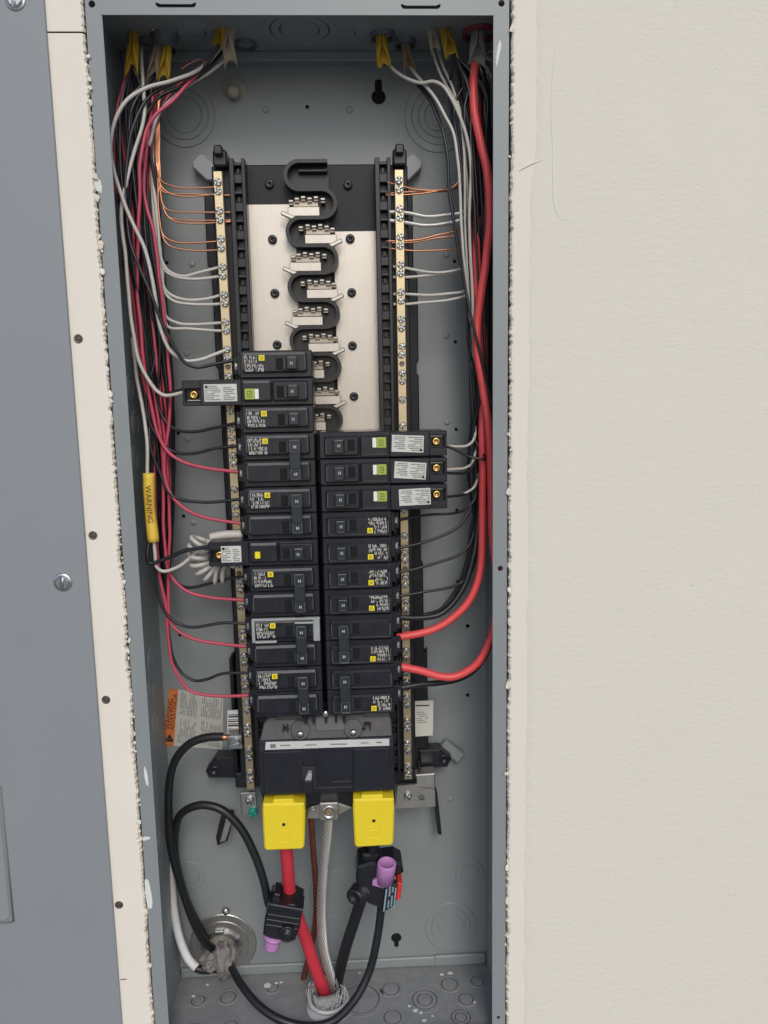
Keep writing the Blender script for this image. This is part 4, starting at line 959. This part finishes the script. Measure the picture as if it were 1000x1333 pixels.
# right: blacks
RB = [([(543, 110, .06), (560, 132, .05), (570, 155, .044), (577, 172), (583, 206, .036), (585, 253), (591, 291, .032), (597, 328), (605, 371, .034), (613, 410), (622, 445, .03), (632, 490), (642, 530, .03)], 'black wire curving out leftmost on the right side', .0015)]
for p, l, r in RB: wire('black_wire', 'black_wire', r, p, l, 'black wires of the right bundle')
wire('black_wire', 'black_wire', .0012, [(546, 108, .064), (564, 134, .054), (574, 160, .048), (580, 190), (586, 240, .04), (590, 280), (597, 322, .037), (606, 372), (609, 415, .045), (610, 448), (617, 480, .05), (619, 545), (617, 575, .05)], 'thin black wire doubling the leftmost one on the right', 'black wires of the right bundle')
SG = (592, 70, .048); SF = (624, 86, .056)
RBT = [
 (((617, 566, .045), (629, 590), (632, 597, .03), (613, 595), (596, 587), (582, 581, .03)), 'black wire into the topmost stickered breaker on the right', .75),
 (((619, 590, .05), (616, 610, .042), (604, 616), (590, 616), (576, 615, .03)), 'black wire into the middle stickered breaker on the right', .3),
 (((620, 600, .05), (618, 632, .045), (606, 643), (590, 646), (574, 647, .03)), 'black wire into the bottom stickered breaker on the right', .5),
 (((622, 610, .055), (618, 650, .05), (605, 664), (590, 668), (560, 670), (504, 680, YW)), 'black wire into the first single breaker under the stickered ones', .2),
 (((622, 620, .055), (615, 655, .05), (607, 672), (596, 686), (574, 698), (540, 709), (504, 716, YW)), 'black wire into the second single breaker under the stickered ones', .4),
 (((624, 640, .055), (618, 690, .05), (610, 711), (596, 723), (574, 731), (540, 741), (504, 748, YW)), 'black wire into the third single breaker under the stickered ones', .6),
 (((624, 670, .055), (618, 730, .05), (610, 750), (596, 761), (579, 766), (548, 771), (508, 778, YW)), 'black wire into the fourth single breaker under the stickered ones', .8)]
for i, (tail, l, u) in enumerate(RBT):
    wire('black_wire', 'black_wire', .00155, bundle(laneR, u, u, tail[0][1]-45, .045+.004*(i % 4), (SG, SF)[i % 2])+list(tail), l, 'black wires of the right bundle')
for k in range(13):
    u = (k+.5)/13; tail = [(617+k, 660+8*(k % 4), .075)] if k % 2 else [(619-k*.4, 690, .066), (612-k*.5, 735, .062), (601-k*.7, 768, .06), (580-k, 790+k*.6, .058), (552, 800, .06), (516, 806+k, .05)]
    wire('black_wire', 'black_wire', .0016, bundle(laneR, u-.18, min(1, max(0, u+R.uniform(-.3, .3))), 640, .050+.022*R.random(), (SG, SF)[k % 2])+tail, 'black wire deep in the tight vertical bundle at right', 'black wires inside the right bundle', wob=.0022)
for p, m, l in (([(612, 440, .068), (615, 500, .064), (618, 545, .055), (617, 572, .04), (609, 580), (596, 581), (578, 580, .03)], 'white_wire', 'grey white wire into the topmost stickered breaker'), ([(614, 470, .07), (617, 540, .064), (620, 580, .052), (614, 603, .04), (605, 609), (592, 611), (576, 612, .028)], 'grey_wire', 'grey wire into the middle stickered breaker'), ([(616, 480, .072), (620, 560, .068), (623, 610, .056), (617, 634, .04), (611, 639), (604, 642.5)], 'grey_wire', 'short grey wire behind the bottom stickered breaker')):
    wire(m, m, .0015, p, l, 'grey wires to the stickered breakers')
wire('black_cable', 'black_cable', .0030, [(628, 88, .06), (632, 150, .055), (636, 240, .055), (634, 340, .055), (630, 450, .056), (628, 560, .055), (624, 660, .05), (618, 715, .045), (610, 748), (600, 770, .04), (588, 787), (571, 800), (548, 804), (514, 803, YW)], 'thick black wire into the upper double breaker on the right', 'thick wires of the right bundle')
wire('black_cable', 'black_cable', .0030, [(632, 92, .068), (638, 200, .07), (640, 400, .072), (642, 600, .07), (645, 780, .06), (638, 840, .052), (618, 872, .05), (594, 885), (574, 889), (551, 891), (512, 897, YW)], 'thick black wire into the lowest double breaker on the right', 'thick wires of the right bundle')
wire('red_cable', 'red_wire', .0040, [(618, 82, .052), (616, 113, .048), (618, 149, .042), (626, 187), (634, 225, .034), (637.5, 262), (637, 300, .034), (633, 337), (628, 375, .036), (622, 415, .038), (621, 448), (627, 496, .034), (635, 544, .03), (639, 600), (641, 700), (648, 780, .028), (640, 828, .03), (624, 860), (607, 874), (590, 881), (572, 880), (551, 874), (512, 866, YW)], 'thick red wire that dips lowest before its right double breaker', 'thick wires of the right bundle', seg=12)
wire('red_cable', 'red_wire', .0038, [(622, 88, .066), (622, 180, .064), (621, 270, .058), (620, 304, .05), (621, 340, .044), (624, 400), (630, 440, .05), (629, 520, .045), (628, 570, .04), (629, 620), (628.5, 690), (627, 730, .036), (619, 766), (603, 792), (579, 812), (557, 822), (516, 830, YW)], 'thick red wire into the upper double breaker on the right', 'thick wires of the right bundle', seg=12)
# right neutral bar
for p, l in (([(504, 237, .046), (523, 242), (541, 246), (568, 248), (586, 245), (596, 236, .055), (600, 200, .064)], 'topmost bare copper wire behind the right bar'), ([(502, 254, .046), (535, 253), (562, 250), (582, 246), (595, 240, .056), (598, 205, .066)], 'second bare copper wire behind the right bar'), ([(502, 252, .047), (530, 250), (558, 249.5), (584, 248.5), (597, 244, .06)], 'third bare copper wire behind the right bar'),
             ([(502, 314, .046), (544, 312), (568, 306), (595, 300, .05), (604, 290, .06)], 'fourth bare copper wire behind the right bar'), ([(503, 316, .047), (544, 315), (570, 310), (597, 306, .052), (606, 298, .06)], 'fifth bare copper wire behind the right bar'), ([(505, 323, .046), (538, 326), (570, 325.5), (592, 324), (604, 320, .056)], 'lowest bare copper wire behind the right bar')):
    wire('copper_wire', 'copper', .00085, p, l, 'bare copper wires on the right neutral bar', seg=6, wob=.0003)
for p, l in (([(507, 276, .046), (529, 277), (556, 282), (580, 280), (606, 275, .054), (612, 262, .06)], 'upper stranded grey wire crossing from the right bar'), ([(507, 287, .046), (529, 290), (553, 293.5), (580, 291), (606, 283, .054), (614, 268, .062)], 'lower stranded grey wire crossing from the right bar')):
    strands('stranded_wire', 'aluminium', .0018, p, l, 6, 420, group='stranded wires on the right neutral bar')
for p, l in (([(512, 347, .048), (529, 349), (559, 354), (580, 354), (607, 346, .052), (612, 330, .06)], 'white wire into the right bar, highest of four'), ([(512, 361, .048), (529, 361), (562, 358), (590, 355), (608, 349, .056)], 'white wire into the right bar, second of four'), ([(512, 383, .048), (529, 383), (562, 384), (586, 382), (605, 378, .052), (612, 365, .06)], 'white wire into the right bar, third of four'), ([(512, 396, .048), (529, 396), (559, 393), (592, 389), (608, 384, .054), (614, 372, .062)], 'white wire into the right bar, lowest of four')):
    wire('white_wire', 'white_wire', .0015, p, l, 'white wires on the right neutral bar')
# yellow printed sleeve on the left and its wires
P = px_path([(193.5, 616, .026), (195, 660, .026), (200, 705, .026)]); mb = MB()
M_ = Matrix.Identity(4)
q0, q1 = P[0], P[-1]
pts = smooth_path(P, 8)
mb.tube(pts, .0053, 'yellow_sheath', 14, True, lambda t: 1+.06*math.sin(9*t))
o = tag(finish('wire_sleeve', mb), 'yellow plastic sleeve with dark lettering over a white wire at left', 'sleeve')
tx = MB(); mid = (q0+q1)/2+Vector((-.0002, -.0061, .004)); dn = (q1-q0).normalized(); pr = Vector((1, 0, 0)); sd2 = pr-dn*pr.dot(dn)
text_at(tx, 'WARNING', .0075, mid, dn, sd2, 'ink_brown', 1.0); tx_o = finish('sleeve_text', tx, o)
wire('white_wire', 'white_wire', .0019, [(172, 440, .058), (178, 490, .05), (186, 535, .036), (191, 570, .028), (192, 616, .026), (193, 640, .026)], 'white wire entering the top of the yellow sleeve', 'wires of the yellow sleeve')
wire('white_wire', 'white_wire', .0019, [(200, 700, .027), (202, 722, .026), (204, 738), (213, 744), (234, 737), (250, 724), (262, 712, .03)], 'white wire from the yellow sleeve to the white coil', 'wires of the yellow sleeve')
wire('black_wire', 'black_wire', .0021, [(195, 702, .028), (192, 722, .024), (195, 733), (214, 728, .024), (242, 717), (276, 711, .018)], 'black wire from the yellow sleeve to the yellow buttoned breaker', 'wires of the yellow sleeve')
ax = smooth_path(px_path([(261, 700, .038), (257, 718, .036), (263, 737, .036), (278, 747, .038), (295, 745, .040)]), 30); N = len(ax); cp = []
for i in range(N):
    t = (ax[min(i+1, N-1)]-ax[max(i-1, 0)]).normalized(); n1 = t.cross(Vector((0, 1, 0))).normalized(); a = 2*PI*8*i/(N-1)
    cp.append(ax[i]+n1*.0086*math.cos(a)+Vector((0, 1, 0))*.0085*math.sin(a)+t*.002*math.sin(a*1.0+1))
cp = cp+[at(304, 738, .036), at(309, 731, .037)]
mb = MB(); mb.tube(smooth_path(cp, 2), .0022, 'white_wire', 8); tag(finish('coiled_wire', mb), 'white coiled pigtail wire beside the yellow buttoned breaker', 'wire')
wire('white_wire', 'white_wire', .0045, [(274, 700, .030), (290, 697, .030), (316, 696, .032)], 'fat pale end of the coil above the yellow buttoned breaker', None)

# ------------------------------------------------------------------ cable sheaths and fittings at the top
def sheath(name, pts, w, m, label, group, inner='dark_void', split=.35, seed=0):
    """a torn flattened cable jacket: tube with a pointed slit end"""
    P = smooth_path(px_path(pts), 8); N = len(P); mb = MB(); seg = 14; rings = []
    T = (P[-1]-P[0]).normalized(); sx = Vector((1, 0, 0)); sx = (sx-T*sx.dot(T)).normalized(); sy = T.cross(sx)
    seg = 20; i0 = int(N*.55)
    for i, p in enumerate(P):
        t = i/(N-1); ring = []; sl_ = max(0, (i-i0)/(N-1-i0))
        for k in range(seg+1):
            gap = .10+.95*sl_*split/.35; a = PI/2+gap+(2*PI-2*gap)*k/seg if i > i0 else PI/2+.10+(2*PI-.2)*k/seg; ext = 0
            if i >= N-3: ext = (.0, .003, .0075)[i-N+3]*(.55*math.cos(2*a)+.7*noise.noise((a*1.3, seed, 0)))
            ww = w*(.78+.30*t)*(1+.07*noise.noise((t*4, a, seed)))
            ring.append(mb.bm.verts.new(p+sx*math.cos(a)*ww+sy*math.sin(a)*ww*.55+T*ext))
        rings.append(ring)
    mi = mb.mi(m)
    for a, b in zip(rings, rings[1:]):
        for k in range(seg): f = mb.bm.faces.new((a[k], a[k+1], b[k+1], b[k])); f.material_index = mi; f.smooth = True
    bmesh.ops.solidify(mb.bm, geom=mb.bm.faces[:], thickness=.0006)
    return tag(finish(name, mb), label, 'cable', group)
GS = 'cable jackets entering through the top of the box'
sheath('cable_jacket', [(174, 40, .058), (173, 64, .05), (171, 94, .044)], .0058, 'yellow_sheath', 'yellow cable jacket in the upper left corner', GS, seed=1)
sheath('cable_jacket', [(206, 58, .058), (202, 78, .05), (198, 102, .046)], .0048, 'paper', 'pale papery cable jacket left of a yellow one', GS, seed=2)
sheath('cable_jacket', [(218, 58, .058), (216, 78, .05), (213, 100, .046)], .0052, 'yellow_sheath', 'yellow cable jacket beside the pale papery one', GS, seed=3.3)
sheath('cable_jacket', [(293, 24, .054), (288, 40, .05), (283, 57, .048)], .0050, 'yellow_sheath', 'short yellow jacket left of the pale cable at upper middle', GS, seed=4)
sheath('cable_jacket', [(304, 24, .058), (300, 40, .052), (297, 58, .05), (301, 82, .054)], .0056, 'pale_sheath', 'pale torn cable jacket at upper middle', GS, seed=5)
sheath('cable_jacket', [(496, 40, .058), (497, 60, .052), (500, 84, .048)], .0060, 'yellow_sheath', 'yellow jacket over the keyhole slot', GS, seed=6)
sheath('cable_jacket', [(527, 50, .074), (530, 72, .072), (534, 92, .068)], .0055, 'paper', 'brown papery jacket right of the keyhole slot', GS, seed=7)
sheath('cable_jacket', [(559, 20, .054), (562, 42, .05), (567, 64, .046)], .0042, 'pale_sheath', 'pale jacket just right of the top slot', GS, seed=8)
sheath('cable_jacket', [(577, 32, .054), (582, 50, .048), (588, 72, .044)], .0060, 'yellow_sheath', 'yellow torn jacket near the grey sleeve', GS, seed=9)
sheath('pvc_sleeve', [(623, 34, .052), (622, 55, .048), (621, 82, .046)], .0075, 'pvc_grey', 'grey plastic sleeve over the thick red wire at upper right', None, seed=10)
mb = MB()
for k in range(26):
    a = at(618+R.uniform(-6, 12), 74+R.uniform(-3, 10), .052); d = Vector((R.uniform(-.006, .018), R.uniform(-.006, .004), R.uniform(-.020, .004)))
    mb.tube(smooth_path([a, a+d*.5+Vector((0, -.001, .002)), a+d], 4), .00022, 'pvc_white', 4)
o = tag(finish('sleeve_fibres', mb), 'frayed white fibres hanging from the grey sleeve', 'fibres'); o['kind'] = 'stuff'
def fitting(px, py, y, r, m, label, h=.017, lean=0):
    p = at(px, py, y); mb = MB(); top = ZT-p.z
    mb.lathe([(r*.82, -h*.5), (r, -h*.5), (r*1.02, h*.15), (r*1.2, h*.2), (r*1.22, h*.55), (r*.95, h*.6), (r*.9, max(top, h*.7)), (r*.6, max(top, h*.7)), (r*.82, -h*.5)], p, (lean, 0, 1), m, 18)
    for s in (-1, 1): mb.lathe([(.0022, 0), (.0022, .003), (.0012, .0036), (0, .0036)], p+Vector((s*r*.75, -r*.75, h*.3)), (0, -1, 0), 'dull_zinc', 10)
    return tag(finish('cable_fitting', mb), label, 'fitting', 'cable fittings in the top of the box')
fitting(178, 30, .060, .0115, 'fitting', 'dark cable fitting above the upper left yellow jacket')
fitting(194, 42, .074, .0100, 'fitting', 'small dark cable fitting between the two left jackets')
fitting(215, 52, .064, .0115, 'fitting', 'dark cable fitting above the papery jacket pair')
fitting(306, 24, .062, .0130, 'fitting', 'dark cable fitting above the pale torn jacket')
fitting(319, 48, .080, .0110, 'fitting', 'dark cable fitting right of the pale torn jacket')
fitting(498, 38, .060, .0120, 'fitting', 'dark cable fitting above the jacket by the keyhole')
fitting(527, 48, .074, .0105, 'fitting', 'dark cable fitting above the brown papery jacket')
fitting(577, 26, .060, .0125, 'fitting', 'dark cable fitting above the torn jacket near the sleeve')
fitting(625, 34, .056, .0165, 'dark_red', 'dark red bushing around the grey sleeve')

# ------------------------------------------------------------------ bottom: service cables, connectors, conduit
def cable(name, m, r, pts, label, group=None, seg=16):
    P = smooth_path(px_path(pts), 12); mb = MB(); mb.tube(P, r, m, seg); return tag(finish(name, mb), label, 'cable', group)
cable('black_cable', 'black_cable', .0043, [(290, 959, .044), (270, 960), (249, 967), (231, 985, .05), (222, 1010), (219.5, 1060, .055), (223, 1105), (233, 1144, .06), (241, 1170), (252, 1200, .07), (267, 1227), (282, 1238, .085)], 'black cable from the ground lug down to the round fitting', 'black cables at the bottom')
P = px_path([(284, 959.5, .044), (299, 960, .043)]); mb = MB(); mb.tube(P, .0030, 'copper', 10); tag(finish('copper_end', mb), 'bare copper end of the black cable at the ground lug', 'copper')
cable('black_cable', 'black_cable', .0043, [(268, 1222, .095), (244, 1175, .082), (229, 1120, .076), (228, 1085, .066), (233, 1064), (245, 1053, .052), (264, 1048), (288, 1054, .046), (312, 1076), (330, 1109, .042), (342, 1142), (350, 1178, .04)], 'black cable arching over to the lower left clamp', 'black cables at the bottom')
cable('black_cable', 'black_cable', .0043, [(285, 1244, .088), (299, 1256, .072), (313, 1280, .048), (337, 1309, .026), (364, 1327, .014), (398, 1336, .010), (432, 1330, .012), (460, 1304, .018), (480, 1267, .028), (490, 1228), (495.5, 1190, .036), (497, 1165, .036)], 'black cable looping under the conduit to the right clamp', 'black cables at the bottom')
cable('service_cable', 'black_cable', .0062, [(487, 1090, .03), (485, 1125, .034), (474, 1160, .045), (461, 1200, .055), (449, 1238, .06), (440, 1275, .064), (436, 1300, .066)], 'thick black service cable behind the right clamp', 'thick service cables')
cable('service_cable', 'red_cable', .0067, [(371, 1085, .03), (374, 1120, .034), (378, 1165, .045), (388, 1195), (399, 1225, .055), (411, 1262), (424, 1298, .06), (428, 1312, .062)], 'thick red service cable through the lower left clamp', 'thick service cables', 18)
strands('neutral_cable', 'aluminium', .0056, [(428, 1060, .026), (425, 1095, .034), (420.5, 1140, .045), (418.5, 1190, .055), (422, 1238), (432, 1276, .062), (438, 1302, .066)], 'bare twisted aluminium service cable in the middle', 8, 150, .00140, cat='cable', group='thick service cables', core='ink_grey')
strands('ground_cable', 'old_copper', .0034, [(405, 1062, .04), (407, 1100, .05), (411, 1150, .062), (411, 1195, .075), (406, 1230, .085), (398, 1262, .092), (393, 1284, .094)], 'brown twisted copper cable behind the red service cable', 6, 200, cat='cable')
cable('white_cable', 'sleeve_white', .0046, [(219, 1120, .092), (223, 1150, .09), (226.5, 1185, .086), (234, 1222, .08), (245, 1248, .076), (258, 1262, .076)], 'white cable dropping behind the black one at lower left')
cable('cable_end', 'black_cable', .0044, [(254, 1260, .075), (266, 1263, .076), (282, 1261, .082)], 'ragged black end of the white cable by the round fitting')
# round plate, locknut and putty
fit_o = thing('conduit_fitting', 'round zinc plate with locknut and grey putty at lower left', 'fitting', at(291, 1228, D))
p = at(291, 1228, D)
mb = MB(); mb.lathe([(.0385, 0), (.0385, .0016), (.0375, .0024), (.0300, .0026), (.0292, .0034), (.0232, .0036), (.0225, .0028), (.012, .0028)], p, (0, -1, 0), 'plate_zinc', 48, False); finish('cover_disc', mb, fit_o)
c0 = p+Vector((-.002, 0, -.003))
mb = MB(); mb.lathe([(.0222, .002), (.0222, .0065), (.0214, .0075), (.0186, .0075), (.0182, .0040), (.0165, .0035)], c0, (0, -1, 0), 'zinc', 36, False)
for k in range(5):
    a = .35+k*1.256; M = Matrix.Translation(c0+Vector((math.cos(a)*.0215, -.0045, math.sin(a)*.0215))) @ Matrix.Rotation(-a, 4, 'Y'); mb.box(-.0022, .0022, -.003, .003, -.0055, .0055, 'zinc', .0008, 1, M)
finish('locknut', mb, fit_o)
mb = MB(); mb.lathe([(.0178, .003), (.0174, .014), (.0160, .0205), (.0150, .0225), (.0132, .0225), (.0125, .020), (.0120, .004)], c0, (0, -1, 0), 'bushing_beige', 32); finish('bushing', mb, fit_o)
p2 = at(294, 1186, D-.003); mb = MB(); mb.lathe([(.0044, 0), (.0042, .0015), (.0025, .003), (0, .0033)], p2, (0, -1, 0), 'zinc', 14); screw_head(mb, p2+Vector((0, -.002, 0)), .0028, .002, 'zinc', True, .3, .6, .4); finish('screw', mb, fit_o)
mb = MB(); t = bmesh.new(); bmesh.ops.create_icosphere(t, subdivisions=4, radius=1); pc = at(292, 1250, .074)
for v in t.verts:
    d = v.co.copy(); k = 1+.55*noise.noise(d*1.9+Vector((3, 1, 7)))+.22*noise.noise(d*5)+.10*noise.noise(d*11)
    v.co = Vector((d.x*.0120*k, d.y*.013*k, d.z*.0200*k))+pc
for f in t.faces: f.smooth = True
mb._take(t, 'putty'); finish('putty', mb, fit_o)
mb = MB(); t = bmesh.new(); bmesh.ops.create_icosphere(t, subdivisions=4, radius=1); pc = at(276, 1250, .078)
for v in t.verts:
    d = v.co.copy(); k = 1+.6*noise.noise(d*2.1+Vector((1, 9, 2)))+.25*noise.noise(d*6); v.co = Vector((d.x*.013*k, d.y*.012*k, d.z*.008*k))+pc
for f in t.faces: f.smooth = True
mb._take(t, 'putty'); finish('putty', mb, fit_o)
# white conduit in the floor
f0 = floor_pt(428, 1312); cnd = thing('conduit', 'white plastic conduit collar with frayed rim in the box floor', 'conduit', (f0.x, f0.y, 0))
cz = f0
mb = MB(); mb.lathe([(.024, 0), (.0245, .004), (.0205, .0055), (.0205, .010), (.0225, .0105), (.0225, .013), (.0195, .014), (.0190, .002)], cz, (0, 0, 1), 'pvc_white', 32); finish('collar', mb, cnd)
mb = MB(); mb.lathe([(.0186, .001), (.0186, .002), (.010, .0022), (0, .0022)], cz, (0, 0, 1), 'dark_void', 24); finish('opening', mb, cnd)
mb = MB(); t = bmesh.new(); seg = 40; rings = []
for j in range(6):
    ring = []
    for k in range(seg):
        a = 2*PI*k/seg; rag = (.006*noise.noise((math.cos(a)*4, math.sin(a)*4, 2))+.003*noise.noise((math.cos(a)*14, math.sin(a)*14, 2))) if j == 5 else 0
        rr = .0150+.0006*noise.noise((a*2, j, 3)); ring.append(mb.bm.verts.new((cz.x-.003+rr*math.cos(a), cz.y+rr*math.sin(a), .003+.0235*j/5+rag)))
    rings.append(ring)
mi = mb.mi('pvc_white')
for a, b in zip(rings, rings[1:]):
    for k in range(seg): f = mb.bm.faces.new((a[k], a[(k+1) % seg], b[(k+1) % seg], b[k])); f.material_index = mi; f.smooth = True
bmesh.ops.solidify(mb.bm, geom=mb.bm.faces[:], thickness=.001); finish('inner_sleeve', mb, cnd)
mb = MB()
for k in range(46):
    a = R.uniform(0, 2*PI); b = a+R.uniform(.5, 1.6); r0 = .0165+R.uniform(-.002, .006)
    P = [Vector((cz.x-.002+r0*math.cos(a+(b-a)*j/5), cz.y+r0*math.sin(a+(b-a)*j/5), .012+.012*R.random()+.003*math.sin(j+k))) for j in range(6)]
    mb.tube(smooth_path(P, 3), .0003, 'pvc_white', 4)
o = finish('frayed_fibres', mb, cnd); o['kind'] = 'stuff'

# clamps on the service cables
def clamp_base(px, py, y, rz, label, group):
    t = thing('wire_clamp', label, 'clamp', at(px, py, y), group); t.rotation_euler = (0, rz, 0); return t
GC = 'black insulated clamps on the service cables'
t = clamp_base(369, 1192, .030, .22, 'black clamp with purple cap below, on the red service cable', GC)
mb = MB()
mb.prism([(-.0175, -.019), (-.006, -.024), (.0165, -.020), (.019, -.004), (.0175, .017), (.008, .0205), (-.004, .0185), (-.0165, .0165), (-.019, .002)], -.010, .024, 'black_plastic', .002)
mb.prism([(-.019, .012), (.018, .014), (.0185, .019), (-.017, .0195)], -.0125, .010, 'black_plastic', .001)
for zz, w in ((.007, .034), (.001, .035), (-.005, .034)): mb.box(-w/2, w/2, -.0125, -.008, zz-.0012, zz+.0012, 'black_plastic', .0006)
mb.prism([(-.016, .018), (-.006, .018), (-.008, .027), (-.014, .027)], -.006, .014, 'black_plastic', .001)
finish('body', mb, t, True)
mb = MB(); mb.lathe([(.0092, -.002), (.0092, .003), (.0078, .0045), (.0072, .003), (.0052, .003), (.005, .0062), (.002, .0066), (0, .0066)], (.0070, -.011, -.0105), (0, -1, 0), 'black_plastic', 22); finish('clamp_bolt', mb, t, True)
mb = MB(); mb.lathe([(.0082, 0), (.0084, .0115), (.0074, .0135), (0, .0138)], (-.0062, -.005, -.0215), (0, -.15, -1), 'purple_cap', 22); mb.lathe([(0, -.0012), (.0104, -.001), (.0104, .0015), (0, .0016)], (-.0062, -.005, -.0215), (0, 0, -1), 'purple_cap', 20); finish('purple_cap', mb, t, True)

t = clamp_base(490, 1150, .030, .0, 'black clamp with upright purple cap and red edged label at right', GC); t.scale = (1.16, 1.1, 1.06)
mb = MB()
mb.prism([(-.0185, .014), (-.0165, .025), (-.004, .029), (.010, .0225), (.014, .012), (.0145, -.012), (.0075, -.023), (-.0065, -.016), (-.0175, -.006)], -.010, .020, 'black_plastic', .0022)
mb.prism([(.006, .024), (.0165, .025), (.0235, .020), (.025, .011), (.0165, .006), (.007, .010)], -.002, .022, 'black_plastic', .0018)
mb.prism([(-.012, .022), (.003, .022), (.003, .034), (-.012, .034)], -.004, .012, 'black_cable', .002)
finish('body', mb, t, True)
mb = MB(); ax = Vector((-.55, -.83, -.05)); c = Vector((-.0135, -.004, -.004))
mb.lathe([(.0095, 0), (.0095, .004), (.0088, .0045), (.0088, .011), (.0080, .0125), (.0048, .0125), (.0042, .0100), (0, .0100)], c, ax, 'black_plastic', 22)
mb.lathe([(.0098, .0015), (.0100, .0022), (.0098, .0029)], c, ax, 'zinc', 22); finish('clamp_bolt', mb, t, True)
mb = MB(); axp = Vector((.10, -.22, 1)); c = Vector((.0075, -.0095, .0105))
mb.lathe([(.0000, -.002), (.0082, -.002), (.0084, .0200), (.0078, .0212), (.0066, .0213), (.0063, .0206), (0, .0206)], c, axp, 'purple_cap', 22)
mb.prism([(-.0040, .0070), (.006, .003), (.0135, .0105), (.002, .0150), (-.0035, .0115)], -.0135, -.0085, 'purple_cap', .0008); finish('purple_cap', mb, t, True)
mb = MB(); c4 = [(.0045, -.022), (.0165, -.0135), (.0185, .0105), (.0085, .0045)]
mb.prism(c4, -.0145, -.0085, 'ink', .0003); lb = finish('clamp_label', mb, t, True)
q = MB(); q.quad(*[Vector((x, -.0147, z)) for x, z in ((.0052, -.0205), (.0066, -.0195), (.0094, .0042), (.0080, .0035))], 'blue_print')
o_ = Vector((.0082, -.0148, -.0165)); dashes(q, o_, (.10, 0, 1), (-1, 0, .05), .024, -.0082, 3, 'blue_print', .85, .04, .12, .5, R, .02); finish('label_print', q, lb, True)
mb = MB(); mb.prism([(.0168, -.0105), (.0210, -.0085), (.0230, .0080), (.0188, .0085)], -.0135, .004, 'red_label', .0008); finish('red_tab', mb, t, True)
